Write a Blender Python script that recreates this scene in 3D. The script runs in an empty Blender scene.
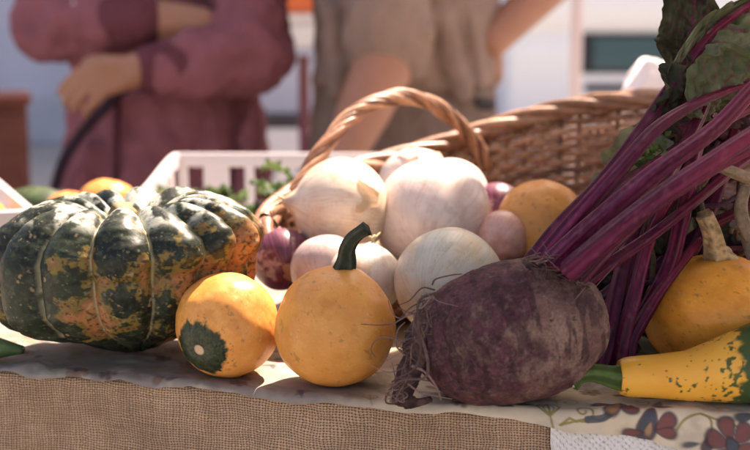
import bpy, math, random
import numpy as np
from mathutils import Vector, Matrix

random.seed(7)
RNG = np.random.default_rng(11)
R = math.radians
SC = bpy.context.scene
COL = SC.collection

# ------------------------------------------------------------------ camera
F = 1220.0                      # focal length in pixels of the 750 px wide photograph
PITCH = R(8.2)
CAMZ = 0.24                     # above the table top (table top is z = 0, the ground z = -0.75)
GROUND = -0.75
cam_d = bpy.data.cameras.new('camera')
cam = bpy.data.objects.new('camera', cam_d)
COL.objects.link(cam)
cam.location = (0, 0, CAMZ)
cam.rotation_euler = (math.pi / 2 - PITCH, 0, 0)
cam_d.sensor_width = 36
cam_d.lens = 36 * F / 750
cam_d.clip_start = 0.02
cam_d.clip_end = 400
cam_d.dof.use_dof = True
cam_d.dof.focus_distance = 0.855
cam_d.dof.aperture_fstop = 5.4
cam_d.dof.aperture_blades = 7
SC.camera = cam

# ------------------------------------------------------------------ light
SUN_EL, SUN_AZ = R(57), R(33)    # sun stands behind the table and to the right
SDIR = np.array([math.sin(SUN_AZ) * math.cos(SUN_EL), math.cos(SUN_AZ) * math.cos(SUN_EL), math.sin(SUN_EL)])
world = bpy.data.worlds.new('World')
SC.world = world
world.use_nodes = True
wn = world.node_tree
wn.nodes.clear()
sky = wn.nodes.new('ShaderNodeTexSky')
sky.sky_type = 'NISHITA'
sky.sun_disc = False
sky.sun_elevation = SUN_EL
sky.sun_rotation = SUN_AZ
sky.dust_density = 3.0
sky.air_density = 1.0
bg = wn.nodes.new('ShaderNodeBackground')
bg.inputs['Strength'].default_value = 0.092
wo = wn.nodes.new('ShaderNodeOutputWorld')
wn.links.new(sky.outputs[0], bg.inputs[0])
wn.links.new(bg.outputs[0], wo.inputs[0])
sun_d = bpy.data.lights.new('sun', 'SUN')
sun_d.energy = 5.0
sun_d.angle = R(0.5)
sun_d.color = (1.0, 0.95, 0.87)
sun = bpy.data.objects.new('sun', sun_d)
COL.objects.link(sun)
sun.location = (2, 3, 5)
sun.rotation_euler = Vector(SDIR).to_track_quat('Z', 'Y').to_euler()
vs = SC.view_settings
vs.view_transform = 'Standard'
vs.look = 'None'
vs.exposure = 1.86
vs.gamma = 1.0
vs.use_curve_mapping = False
vs.use_white_balance = True
vs.white_balance_temperature = 7500
vs.white_balance_tint = 18
SC.cycles.max_bounces = 8
SC.cycles.use_denoising = True

# ------------------------------------------------------------------ helpers
CP, SP = math.cos(PITCH), math.sin(PITCH)


def at(px, py, Y):
    """point of the place seen at photo pixel (px, py) at distance Y from the camera"""
    u, v = (px - 375) / F, (225 - py) / F
    d = np.array([u, CP + v * SP, -SP + v * CP])
    return np.array([0, 0, CAMZ]) + d * (Y / d[1])


def ppm(P):
    """photo pixels per metre at P"""
    return F / (P[1] * CP - (P[2] - CAMZ) * SP)


TAB = RNG.random((64, 64, 64)).astype(np.float32)


def vnoise(P):
    P = np.asarray(P, dtype=np.float64)
    i = np.floor(P).astype(np.int64)
    f = P - i
    f = f * f * (3 - 2 * f)
    i &= 63
    j = (i + 1) & 63
    x0, y0, z0 = i[..., 0], i[..., 1], i[..., 2]
    x1, y1, z1 = j[..., 0], j[..., 1], j[..., 2]
    fx, fy, fz = f[..., 0], f[..., 1], f[..., 2]
    a = TAB[x0, y0, z0] * (1 - fx) + TAB[x1, y0, z0] * fx
    b = TAB[x0, y1, z0] * (1 - fx) + TAB[x1, y1, z0] * fx
    c = TAB[x0, y0, z1] * (1 - fx) + TAB[x1, y0, z1] * fx
    d = TAB[x0, y1, z1] * (1 - fx) + TAB[x1, y1, z1] * fx
    return (a * (1 - fy) + b * fy) * (1 - fz) + (c * (1 - fy) + d * fy) * fz


ROT = np.array(Matrix.Rotation(1.1, 3, Vector((.5, .3, .8)).normalized()))


def fbm(P, scale=1.0, octv=4, seed=0.0, gain=0.5):
    P = (np.asarray(P, dtype=np.float64) * scale) @ ROT + seed * 7.31
    s, a, t = 0.0, 1.0, 0.0
    for k in range(octv):
        s = s + a * vnoise(P + k * 13.7)
        t += a
        a *= gain
        P = (P @ ROT) * 2.03
    return s / t                      # 0..1, mean 0.5


def sm(a, b, x):
    t = np.clip((x - a) / (b - a), 0, 1)
    return t * t * (3 - 2 * t)


def mixc(c, d, t):
    t = np.asarray(t)[..., None]
    return np.asarray(c) * (1 - t) + np.asarray(d) * t


class MB:
    """collects grids, tubes and boxes and links them as ONE mesh object"""

    def __init__(s):
        s.v, s.c, s.lp, s.lt, s.n, s.uv = [], [], [], [], 0, []

    def add(s, V, faces, C=(1, 1, 1), uv=None):
        V = np.asarray(V, dtype=np.float64).reshape(-1, 3)
        C = np.broadcast_to(np.asarray(C, dtype=np.float64).reshape(-1, 3), V.shape)
        for f in faces:
            f = np.asarray(f)
            s.lp.append((f + s.n).ravel())
            s.lt.append(np.full(len(f), f.shape[1]))
        s.v.append(V)
        s.c.append(C)
        s.uv.append(np.zeros((len(V), 2)) if uv is None else np.asarray(uv).reshape(-1, 2))
        s.n += len(V)

    def grid(s, P, C=(1, 1, 1), wrap=False, caps=False, uv=None, flip=False):
        nv, nu = P.shape[:2]
        idx = np.arange(nv * nu).reshape(nv, nu)
        if wrap:
            a, b = idx[:-1], idx[1:]
            q = np.stack([a, np.roll(a, -1, 1), np.roll(b, -1, 1), b], -1).reshape(-1, 4)
        else:
            q = np.stack([idx[:-1, :-1], idx[:-1, 1:], idx[1:, 1:], idx[1:, :-1]], -1).reshape(-1, 4)
        if flip:
            q = q[:, ::-1]
        fs = [q]
        if caps:
            fs += [idx[0][None, ::-1] if not flip else idx[0][None], idx[-1][None] if not flip else idx[-1][None, ::-1]]
        C = np.asarray(C)
        s.add(P, fs, C.reshape(-1, 3), uv)

    def tube(s, pts, rad, seg=10, C=(1, 1, 1), n=None, ridge=None, flat=1.0, up=(0, 0, 1), cap=True):
        pts = np.asarray(pts, dtype=float)
        rad = np.asarray(rad, dtype=float)
        if rad.ndim == 0:
            rad = np.full(len(pts), float(rad))
        if n:
            pts, rad = smooth_path(pts, n), smooth_path(rad[:, None], n)[:, 0]
        m = len(pts)
        T = np.gradient(pts, axis=0)
        T /= np.linalg.norm(T, axis=1)[:, None] + 1e-12
        N = np.zeros_like(T)
        u = np.asarray(up, dtype=float)
        if abs(T[0] @ u) > 0.95:
            u = np.array([1.0, 0.2, 0])
        a = u - T[0] * (T[0] @ u)
        N[0] = a / np.linalg.norm(a)
        for k in range(1, m):
            a = N[k - 1] - T[k] * (T[k] @ N[k - 1])
            N[k] = a / (np.linalg.norm(a) + 1e-12)
        B = np.cross(T, N)
        ph = np.linspace(0, 2 * math.pi, seg, endpoint=False)
        prof = np.ones(seg)
        if ridge:
            prof = 1 + ridge[1] * np.cos(ridge[0] * ph)
        rr = rad[:, None] * prof[None]
        P = pts[:, None] + rr[..., None] * (np.cos(ph)[None, :, None] * N[:, None] * flat + np.sin(ph)[None, :, None] * B[:, None])
        if callable(C):
            tt = np.linspace(0, 1, m)[:, None] * np.ones(seg)[None]
            C = C(P, tt, np.ones(m)[:, None] * ph[None])
        elif np.asarray(C).ndim == 2:
            C = np.repeat(np.asarray(C)[:, None], seg, 1)
        s.grid(P, C, wrap=True, caps=cap, flip=True)

    def box(s, lo, hi, C=(1, 1, 1), M=None, bev=0.0):
        lo, hi = np.asarray(lo, float), np.asarray(hi, float)
        b = min(bev, 0.45 * float(np.min(hi - lo)))
        if b <= 0:
            V = np.array([[x, y, z] for x in (lo[0], hi[0]) for y in (lo[1], hi[1]) for z in (lo[2], hi[2])])
            f = np.array([[0, 1, 3, 2], [4, 6, 7, 5], [0, 4, 5, 1], [2, 3, 7, 6], [0, 2, 6, 4], [1, 5, 7, 3]])
            fs = [f]
        else:
            V, fs4, fs3, ids = [], [], [], {}
            c, h = (lo + hi) / 2, (hi - lo) / 2
            for sx in (-1, 1):
                for sy in (-1, 1):
                    for sz in (-1, 1):
                        sg = np.array([sx, sy, sz])
                        for ax in range(3):
                            p = c + sg * (h - b)
                            p[ax] = c[ax] + sg[ax] * h[ax]
                            ids[(sx, sy, sz, ax)] = len(V)
                            V.append(p)
            V = np.array(V)

            def quad(q):
                P = V[q]
                nrm = np.cross(P[1] - P[0], P[2] - P[0])
                fs4.append(q if nrm @ (P.mean(0) - c) > 0 else q[::-1])
            for ax in range(3):
                o = [k for k in range(3) if k != ax]
                for sg in (-1, 1):
                    q = []
                    for a1, a2 in ((-1, -1), (1, -1), (1, 1), (-1, 1)):
                        k = [0, 0, 0]
                        k[ax], k[o[0]], k[o[1]] = sg, a1, a2
                        q.append(ids[(*k, ax)])
                    quad(q)
                for a1 in (-1, 1):
                    for a2 in (-1, 1):
                        q = []
                        for sg, fa in ((-1, o[0]), (-1, o[1]), (1, o[1]), (1, o[0])):
                            k = [0, 0, 0]
                            k[ax], k[o[0]], k[o[1]] = sg, a1, a2
                            q.append(ids[(*k, fa)])
                        quad(q)
            for sx in (-1, 1):
                for sy in (-1, 1):
                    for sz in (-1, 1):
                        q = [ids[(sx, sy, sz, a)] for a in range(3)]
                        P = V[q]
                        nrm = np.cross(P[1] - P[0], P[2] - P[0])
                        fs3.append(q if nrm @ (P.mean(0) - c) > 0 else q[::-1])
            fs = [np.array(fs4), np.array(fs3)]
        if M is not None:
            V = V @ np.array(M.to_3x3()).T + np.array(M.translation)
        s.add(V, fs, C)

    def build(s, name, mat, parent=None, origin=(0, 0, 0), smooth=True):
        me = bpy.data.meshes.new(name)
        V = np.concatenate(s.v) - np.asarray(origin)
        C = np.concatenate(s.c)
        UV = np.concatenate(s.uv)
        lp = np.concatenate(s.lp).astype(np.int32)
        lt = np.concatenate(s.lt).astype(np.int32)
        me.vertices.add(len(V))
        me.vertices.foreach_set('co', V.ravel().astype(np.float32))
        me.loops.add(len(lp))
        me.loops.foreach_set('vertex_index', lp)
        me.polygons.add(len(lt))
        me.polygons.foreach_set('loop_start', np.concatenate([[0], np.cumsum(lt)[:-1]]).astype(np.int32))
        me.polygons.foreach_set('loop_total', lt)
        me.polygons.foreach_set('use_smooth', np.full(len(lt), smooth))
        ca = me.attributes.new('Col', 'FLOAT_COLOR', 'POINT')
        ca.data.foreach_set('color', np.concatenate([C, np.ones((len(C), 1))], 1).ravel().astype(np.float32))
        ul = me.uv_layers.new(name='UVMap')
        ul.data.foreach_set('uv', UV[lp].ravel().astype(np.float32))
        me.update(calc_edges=True)
        me.validate()
        me.materials.append(mat)
        o = bpy.data.objects.new(name, me)
        COL.objects.link(o)
        if parent is not None:
            o.parent = parent
        else:
            o.location = origin
        return o


def smooth_path(P, n):
    P = np.asarray(P, dtype=float)
    m = len(P)
    Q = np.vstack([2 * P[0] - P[1], P, 2 * P[-1] - P[-2]])
    t = np.linspace(0, m - 1 - 1e-9, n)
    i = np.floor(t).astype(int)
    f = (t - i)[:, None]
    a, b, c, d = Q[i], Q[i + 1], Q[i + 2], Q[i + 3]
    return 0.5 * (2 * b + (c - a) * f + (2 * a - 5 * b + 4 * c - d) * f * f + (3 * b - a - 3 * c + d) * f ** 3)


def pxpath(pts):
    return np.array([at(*p) for p in pts])


def frame_z(axis, roll=0.0):
    """3x3 whose third column is the axis"""
    z = np.asarray(axis, float)
    z = z / np.linalg.norm(z)
    u = np.array([0, 0, 1.0]) if abs(z[2]) < 0.9 else np.array([0, 1.0, 0])
    x = np.cross(u, z)
    x /= np.linalg.norm(x)
    y = np.cross(z, x)
    c, s_ = math.cos(roll), math.sin(roll)
    return np.stack([x * c + y * s_, -x * s_ + y * c, z], 1)


def thing(name, label, cat, loc=(0, 0, 0), group=None):
    o = bpy.data.objects.new(name, None)
    COL.objects.link(o)
    o.location = loc
    o.empty_display_size = 0.05
    return tag(o, label, cat, group)


def tag(o, label=None, cat=None, group=None, kind=None):
    if label:
        o['label'] = label
    if cat:
        o['category'] = cat
    if group:
        o['group'] = group
    if kind:
        o['kind'] = kind
    return o


# ------------------------------------------------------------------ materials
def nd(nt, t, **kw):
    n = nt.nodes.new(t)
    for k, v in kw.items():
        setattr(n, k, v)
    return n


def vmat(name, rough=0.5, spec=0.5, bump=None, sss=0.0, sss_r=(1, 0.4, 0.2), var=0.0, var_scale=60, coat=0.0, trans=0.0, rough_var=0.0):
    """principled surface whose colour is the mesh's own pattern, with fine noise; bump = [(scale, strength, distance), ...]"""
    m = bpy.data.materials.new(name)
    m.use_nodes = True
    nt = m.node_tree
    p = nt.nodes['Principled BSDF']
    a = nd(nt, 'ShaderNodeAttribute', attribute_name='Col')
    tc = nd(nt, 'ShaderNodeTexCoord')
    col = a.outputs['Color']
    if var > 0:
        nz = nd(nt, 'ShaderNodeTexNoise')
        nz.inputs['Scale'].default_value = var_scale
        nz.inputs['Detail'].default_value = 6
        nt.links.new(tc.outputs['Object'], nz.inputs['Vector'])
        mr = nd(nt, 'ShaderNodeMapRange')
        mr.inputs[1].default_value, mr.inputs[2].default_value = 0.3, 0.7
        mr.inputs[3].default_value, mr.inputs[4].default_value = 1 - var, 1 + var
        nt.links.new(nz.outputs[0], mr.inputs[0])
        mx = nd(nt, 'ShaderNodeVectorMath', operation='MULTIPLY')
        nt.links.new(col, mx.inputs[0])
        nt.links.new(mr.outputs[0], mx.inputs[1])
        col = mx.outputs[0]
        if rough_var:
            r2 = nd(nt, 'ShaderNodeMapRange')
            r2.inputs[1].default_value, r2.inputs[2].default_value = 0.3, 0.7
            r2.inputs[3].default_value, r2.inputs[4].default_value = rough - rough_var, rough + rough_var
            nt.links.new(nz.outputs[0], r2.inputs[0])
            nt.links.new(r2.outputs[0], p.inputs['Roughness'])
    nt.links.new(col, p.inputs['Base Color'])
    if not rough_var:
        p.inputs['Roughness'].default_value = rough
    p.inputs['Specular IOR Level'].default_value = spec
    p.inputs['Coat Weight'].default_value = coat
    p.inputs['Coat Roughness'].default_value = 0.25
    if sss:
        p.inputs['Subsurface Weight'].default_value = sss
        p.inputs['Subsurface Radius'].default_value = sss_r
        p.inputs['Subsurface Scale'].default_value = 0.008
    prev = None
    for sc_, st, di in (bump or []):
        nz = nd(nt, 'ShaderNodeTexNoise')
        nz.inputs['Scale'].default_value = sc_
        nz.inputs['Detail'].default_value = 5
        nt.links.new(tc.outputs['Object'], nz.inputs['Vector'])
        b = nd(nt, 'ShaderNodeBump')
        b.inputs['Strength'].default_value = st
        b.inputs['Distance'].default_value = di
        nt.links.new(nz.outputs[0], b.inputs['Height'])
        if prev:
            nt.links.new(prev.outputs[0], b.inputs['Normal'])
        prev = b
    if prev:
        nt.links.new(prev.outputs[0], p.inputs['Normal'])
    if trans > 0:
        tr = nd(nt, 'ShaderNodeBsdfTranslucent')
        nt.links.new(col, tr.inputs[0])
        ms = nd(nt, 'ShaderNodeMixShader')
        ms.inputs[0].default_value = trans
        out = nt.nodes['Material Output']
        nt.links.new(p.outputs[0], ms.inputs[1])
        nt.links.new(tr.outputs[0], ms.inputs[2])
        nt.links.new(ms.outputs[0], out.inputs[0])
    return m


def burlap_material():
    m = bpy.data.materials.new('burlap_weave')
    m.use_nodes = True
    nt = m.node_tree
    L = nt.links.new
    p = nt.nodes['Principled BSDF']
    uv = nd(nt, 'ShaderNodeUVMap')
    n1 = nd(nt, 'ShaderNodeTexNoise')
    n1.inputs['Scale'].default_value = 55
    n1.inputs['Detail'].default_value = 3
    L(uv.outputs[0], n1.inputs['Vector'])
    sub = nd(nt, 'ShaderNodeVectorMath', operation='SUBTRACT')
    sub.inputs[1].default_value = (0.5, 0.5, 0.5)
    L(n1.outputs['Color'], sub.inputs[0])
    scl = nd(nt, 'ShaderNodeVectorMath', operation='SCALE')
    scl.inputs['Scale'].default_value = 0.0050
    L(sub.outputs[0], scl.inputs[0])
    ad = nd(nt, 'ShaderNodeVectorMath', operation='ADD')
    L(uv.outputs[0], ad.inputs[0])
    L(scl.outputs[0], ad.inputs[1])
    n0 = nd(nt, 'ShaderNodeTexNoise')
    n0.inputs['Scale'].default_value = 13
    n0.inputs['Detail'].default_value = 2
    L(uv.outputs[0], n0.inputs['Vector'])
    sb0 = nd(nt, 'ShaderNodeVectorMath', operation='SUBTRACT')
    sb0.inputs[1].default_value = (0.5, 0.5, 0.5)
    L(n0.outputs['Color'], sb0.inputs[0])
    sc0 = nd(nt, 'ShaderNodeVectorMath', operation='SCALE')
    sc0.inputs['Scale'].default_value = 0.010
    L(sb0.outputs[0], sc0.inputs[0])
    ad0 = nd(nt, 'ShaderNodeVectorMath', operation='ADD')
    L(ad.outputs[0], ad0.inputs[0])
    L(sc0.outputs[0], ad0.inputs[1])
    sep = nd(nt, 'ShaderNodeSeparateXYZ')
    L(ad0.outputs[0], sep.inputs[0])

    def mt(op, a, b=None, c=None):
        n = nd(nt, 'ShaderNodeMath', operation=op)
        for k, x in enumerate((a, b, c)):
            if x is None:
                continue
            if isinstance(x, (int, float)):
                n.inputs[k].default_value = x
            else:
                L(x, n.inputs[k])
        return n.outputs[0]
    U = mt('MULTIPLY', sep.outputs[0], math.pi / 0.0022)
    V = mt('MULTIPLY', sep.outputs[1], math.pi / 0.00185)
    su, sv = mt('SINE', U), mt('SINE', V)
    au, av = mt('ABSOLUTE', su), mt('ABSOLUTE', sv)
    par = mt('SIGN', mt('MULTIPLY', su, sv))              # which thread lies on top in this cell
    par01 = mt('MULTIPLY_ADD', par, 0.5, 0.5)
    hw = mt('MULTIPLY', mt('POWER', au, 0.7), mt('MULTIPLY_ADD', av, 0.45, 0.55))
    hf = mt('MULTIPLY', mt('POWER', av, 0.7), mt('MULTIPLY_ADD', au, 0.45, 0.55))
    h = mt('ADD', mt('MULTIPLY', hw, par01), mt('MULTIPLY', hf, mt('SUBTRACT', 1.0, par01)))
    # thread to thread colour
    tn = nd(nt, 'ShaderNodeTexNoise')
    tn.inputs['Scale'].default_value = 1.0
    tn.inputs['Detail'].default_value = 4
    mp = nd(nt, 'ShaderNodeMapping')
    mp.inputs['Scale'].default_value = (40, 460, 1)
    L(uv.outputs[0], mp.inputs[0])
    L(mp.outputs[0], tn.inputs['Vector'])
    tn2 = nd(nt, 'ShaderNodeTexNoise')
    tn2.inputs['Scale'].default_value = 1.0
    tn2.inputs['Detail'].default_value = 4
    mp2 = nd(nt, 'ShaderNodeMapping')
    mp2.inputs['Scale'].default_value = (380, 30, 1)
    L(uv.outputs[0], mp2.inputs[0])
    L(mp2.outputs[0], tn2.inputs['Vector'])
    tv = mt('ADD', mt('MULTIPLY', tn.outputs[0], par01), mt('MULTIPLY', tn2.outputs[0], mt('SUBTRACT', 1.0, par01)))
    cr = nd(nt, 'ShaderNodeValToRGB')
    cr.color_ramp.elements[0].position, cr.color_ramp.elements[0].color = 0.25, (0.285, 0.168, 0.104, 1)
    cr.color_ramp.elements[1].position, cr.color_ramp.elements[1].color = 0.75, (0.53, 0.352, 0.228, 1)
    L(tv, cr.inputs[0])
    hole = mt('MULTIPLY', mt('SUBTRACT', 1.0, au), mt('SUBTRACT', 1.0, av))
    seam = mt('MULTIPLY', mt('SUBTRACT', 1.0, h), 0.55)
    hr = nd(nt, 'ShaderNodeMapRange')
    hr.inputs[1].default_value, hr.inputs[2].default_value = 0.05, 0.75
    hr.inputs[3].default_value, hr.inputs[4].default_value = 1.0, 0.16
    L(mt('ADD', hole, mt('MULTIPLY', seam, seam)), hr.inputs[0])
    mx = nd(nt, 'ShaderNodeVectorMath', operation='MULTIPLY')
    L(cr.outputs[0], mx.inputs[0])
    L(hr.outputs[0], mx.inputs[1])
    st = nd(nt, 'ShaderNodeTexNoise')
    st.inputs['Scale'].default_value = 16
    st.inputs['Detail'].default_value = 5
    L(uv.outputs[0], st.inputs['Vector'])
    sr = nd(nt, 'ShaderNodeMapRange')
    sr.inputs[1].default_value, sr.inputs[2].default_value = 0.3, 0.7
    sr.inputs[3].default_value, sr.inputs[4].default_value = 0.80, 1.16
    L(st.outputs[0], sr.inputs[0])
    m2 = nd(nt, 'ShaderNodeVectorMath', operation='MULTIPLY')
    L(mx.outputs[0], m2.inputs[0])
    L(sr.outputs[0], m2.inputs[1])
    L(m2.outputs[0], p.inputs['Base Color'])
    p.inputs['Roughness'].default_value = 0.9
    p.inputs['Specular IOR Level'].default_value = 0.15
    b = nd(nt, 'ShaderNodeBump')
    b.inputs['Strength'].default_value = 0.9
    b.inputs['Distance'].default_value = 0.0009
    L(h, b.inputs['Height'])
    fz = nd(nt, 'ShaderNodeTexNoise')
    fz.inputs['Scale'].default_value = 1500
    L(uv.outputs[0], fz.inputs['Vector'])
    b2 = nd(nt, 'ShaderNodeBump')
    b2.inputs['Strength'].default_value = 0.35
    b2.inputs['Distance'].default_value = 0.0005
    L(fz.outputs[0], b2.inputs['Height'])
    L(b.outputs[0], b2.inputs['Normal'])
    L(b2.outputs[0], p.inputs['Normal'])
    return m


M = {}
M['burlap'] = burlap_material()
M['cloth'] = vmat('printed_cotton', 0.85, 0.2, [(1400, 0.25, 0.0004), (90, 0.25, 0.001)], var=0.06, var_scale=120)
M['lace'] = vmat('white_lace', 0.85, 0.2, [(500, 0.6, 0.001)], var=0.12, var_scale=420)
M['wood'] = vmat('table_wood', 0.6, 0.3, [(60, 0.3, 0.002)], var=0.2, var_scale=12)
M['gourd'] = vmat('gourd_skin', 0.38, 0.30, [(30, 0.22, 0.002), (260, 0.10, 0.0005)], sss=0.12, sss_r=(1, 0.5, 0.1), var=0.05, var_scale=45, rough_var=0.08)
M['squash'] = vmat('squash_skin', 0.46, 0.24, [(45, 0.35, 0.003), (300, 0.2, 0.0008)], var=0.15, var_scale=140, rough_var=0.1)
M['onion'] = vmat('onion_skin', 0.36, 0.5, [(60, 0.15, 0.001), (400, 0.05, 0.0003)], sss=0.15, sss_r=(1, 0.7, 0.5), var=0.03, var_scale=60)
M['peel'] = vmat('onion_peel', 0.4, 0.4, [(300, 0.2, 0.0005)], var=0.08, var_scale=90, trans=0.35)
M['beet'] = vmat('beet_skin', 0.78, 0.14, [(90, 0.45, 0.002), (420, 0.5, 0.0011), (1400, 0.4, 0.0006)], var=0.30, var_scale=480, rough_var=0.12)
M['root'] = vmat('root_fibre', 0.85, 0.2, [(700, 0.5, 0.0008)], var=0.25, var_scale=400)
M['stalk'] = vmat('stalk_skin', 0.40, 0.14, [(160, 0.25, 0.0012), (700, 0.15, 0.0004)], var=0.12, var_scale=260, sss=0.05, rough_var=0.1)
M['leaf'] = vmat('leaf_blade', 0.55, 0.2, [(130, 0.5, 0.003), (600, 0.25, 0.0006)], var=0.18, var_scale=150, trans=0.32)
M['dry'] = vmat('dry_stem', 0.8, 0.25, [(500, 0.6, 0.001)], var=0.25, var_scale=300)
M['wicker'] = vmat('wicker_cane', 0.42, 0.35, [(220, 0.35, 0.001)], var=0.22, var_scale=130, rough_var=0.1)
M['plastic'] = vmat('crate_plastic', 0.45, 0.5, [(30, 0.08, 0.001)])
M['paper'] = vmat('white_paper', 0.8, 0.2, [(40, 0.4, 0.004)])
M['knit'] = vmat('sweater_knit', 0.95, 0.1, [(14, 0.9, 0.03), (420, 0.5, 0.002)], var=0.14, var_scale=18)
M['shirt'] = vmat('cotton_shirt', 0.9, 0.15, [(11, 1.0, 0.04), (600, 0.3, 0.001)], var=0.10, var_scale=14)
M['skin'] = vmat('human_skin', 0.5, 0.4, [(200, 0.15, 0.001)], sss=0.15, var=0.07, var_scale=25)
M['hair'] = vmat('hair_strands', 0.5, 0.4, [(120, 0.7, 0.01)], var=0.2, var_scale=80)
M['shoe'] = vmat('shoe_leather', 0.5, 0.4)
M['paint'] = vmat('white_paint', 0.35, 0.5, [(3, 0.05, 0.01)])
M['glass'] = vmat('dark_glass', 0.08, 0.6)
M['rubber'] = vmat('black_rubber', 0.8, 0.3)
M['metal'] = vmat('painted_metal', 0.4, 0.5)
M['plaster'] = vmat('wall_plaster', 0.9, 0.2, [(20, 0.3, 0.01)], var=0.06, var_scale=2)
M['paving'] = vmat('paving_ground', 0.9, 0.25, [(25, 0.5, 0.01)], var=0.2, var_scale=6)
M['canvas'] = vmat('awning_canvas', 0.9, 0.1, [(4, 0.3, 0.02)], trans=0.35)

# ------------------------------------------------------------------ the setting
g = MB()
gx = np.linspace(-60, 60, 40)
gy = np.linspace(-40, 140, 40)
GX, GY = np.meshgrid(gx, gy)
g.grid(np.stack([GX, GY, np.full_like(GX, GROUND)], -1), (0.30, 0.28, 0.26))
tag(g.build('ground', M['paving']), kind='structure')


def add_part(name, mat, parent, org, fn, smooth=True):
    mb = MB()
    fn(mb)
    return mb.build(name, mat, parent, org, smooth)


# pale rendered building far behind the stall
org = np.array([-1.0, 13.0, GROUND])
t = thing('building', 'pale lavender rendered building wall closing the back of the market', 'building', org)
wl = MB()
wl.box((-14, 13, GROUND), (14, 20, 7.5), (0.47, 0.46, 0.53))
wl.build('wall', M['plaster'], t, org, False)
rf = MB()
rf.box((-14.4, 12.6, 7.503), (14.4, 20.4, 7.8), (0.25, 0.13, 0.10), bev=0.05)
rf.build('roof', M['plaster'], t, org, False)
pl = MB()
pl.box((-14, 12.96, GROUND), (14, 12.997, GROUND + 0.5), (0.42, 0.41, 0.45), bev=0.01)
pl.build('plinth', M['plaster'], t, org, False)
for wx in (-11, -8, -5, 0.5, 6, 9, 12):
    for wz in (2.6, 5.2):
        f = MB()
        for lo, hi in (((wx - .6, 12.94, wz), (wx - .52, 12.998, wz + 1.5)), ((wx + .52, 12.94, wz), (wx + .6, 12.998, wz + 1.5)),
                       ((wx - .517, 12.94, wz + 1.42), (wx + .517, 12.998, wz + 1.5)), ((wx - .517, 12.94, wz), (wx + .517, 12.998, wz + .08))):
            f.box(lo, hi, (0.75, 0.74, 0.72))
        fo = f.build('window', M['paint'], t, org, False)
        pn = MB()
        pn.box((wx - .517, 12.97, wz + .083), (wx + .517, 12.996, wz + 1.417), (0.04, 0.05, 0.06))
        pn.build('pane', M['glass'], fo, org, False)

# ------------------------------------------------------------------ table, burlap and tablecloth
EX = np.array([-.60, -.281, -.19, -.097, -.045, .003, .06, .125, .25, .60])
EY = np.array([1.00, .906, .884, .855, .834, .818, .806, .797, .789, .775])
_xs = np.linspace(-.62, .62, 1241)
_ys = np.interp(_xs, EX, EY)
_k = np.exp(-0.5 * (np.arange(-60, 61) / 22.0) ** 2)
_ys = np.convolve(np.pad(_ys, 60, mode='edge'), _k / _k.sum(), 'valid')


def yedge(x):
    return np.interp(x, _xs, _ys)


T0, T1 = -.58, .58
BACK = 1.95
org = np.array([0, 1.3, GROUND])
table = thing('table', 'market table carrying the vegetables, hidden under burlap', 'table', org)
tb = MB()
xs = np.linspace(T0, T1, 80)
ring = [np.stack([xs, yedge(xs) + .006, np.full(80, z)], -1) for z in (-.006, -.036)]
back = [np.stack([xs, np.full(80, BACK), np.full(80, z)], -1) for z in (-.006, -.036)]
tb.grid(np.stack([ring[1], ring[0], back[0], back[1], ring[1]]), (0.25, 0.15, 0.08))
tb.build('tabletop', M['wood'], table, org, False)
for lx, ly in ((-.53, 1.06), (.53, .86), (-.53, 1.88), (.53, 1.88)):
    lg = MB()
    lg.box((lx - .025, ly - .025, GROUND), (lx + .025, ly + .025, -.037), (0.25, 0.15, 0.08), bev=.004)
    lg.build('leg', M['wood'], table, org, False)

# burlap: lies over the whole table and hangs down its front
xs = np.linspace(T0, T1, 420)
s_top = -np.concatenate([np.linspace(1.0, .13, 10), np.linspace(.12, .006, 20)])
s_hang = np.concatenate([np.linspace(0, .008, 6), np.linspace(.012, .42, 130)])
rows, uvs = [], []
ye = yedge(xs)
for s_ in s_top:
    y = ye - s_ if s_ > -.125 else ye + (.12 + (BACK - .005 - ye - .12) * ((-s_ - .12) / .88))
    rows.append(np.stack([xs, np.broadcast_to(y, xs.shape), np.full_like(xs, -.003)], -1))
    uvs.append(np.stack([xs, np.full_like(xs, s_)], -1))
for s_ in s_hang:
    r_ = .004
    a = min(s_ / r_, math.pi / 2)
    z = -.003 - r_ * (1 - math.cos(a)) - max(0, s_ - r_ * math.pi / 2)
    fold = sm(.01, .16, s_) * (.020 * np.sin(xs * 21 + 1.2 + 1.5 * np.sin(xs * 7)) + .012 * np.sin(xs * 47 + s_ * 7)) \
        + sm(.02, .09, s_) * (.012 * (fbm(np.stack([xs * 12 + s_ * 8, np.full_like(xs, s_ * 14), xs * 0], -1), 1, 3) - .5))
    y = ye - r_ * math.sin(a) + fold - .028 * sm(.02, .2, s_)
    rows.append(np.stack([xs, y, np.full_like(xs, z)], -1))
    uvs.append(np.stack([xs, np.full_like(xs, s_)], -1))
bl = MB()
bl.grid(np.stack(rows), (1, 1, 1), uv=np.stack(uvs))
tag(bl.build('burlap_cloth', M['burlap']), 'coarse brown burlap cloth hanging down the front of the table', 'burlap')

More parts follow.
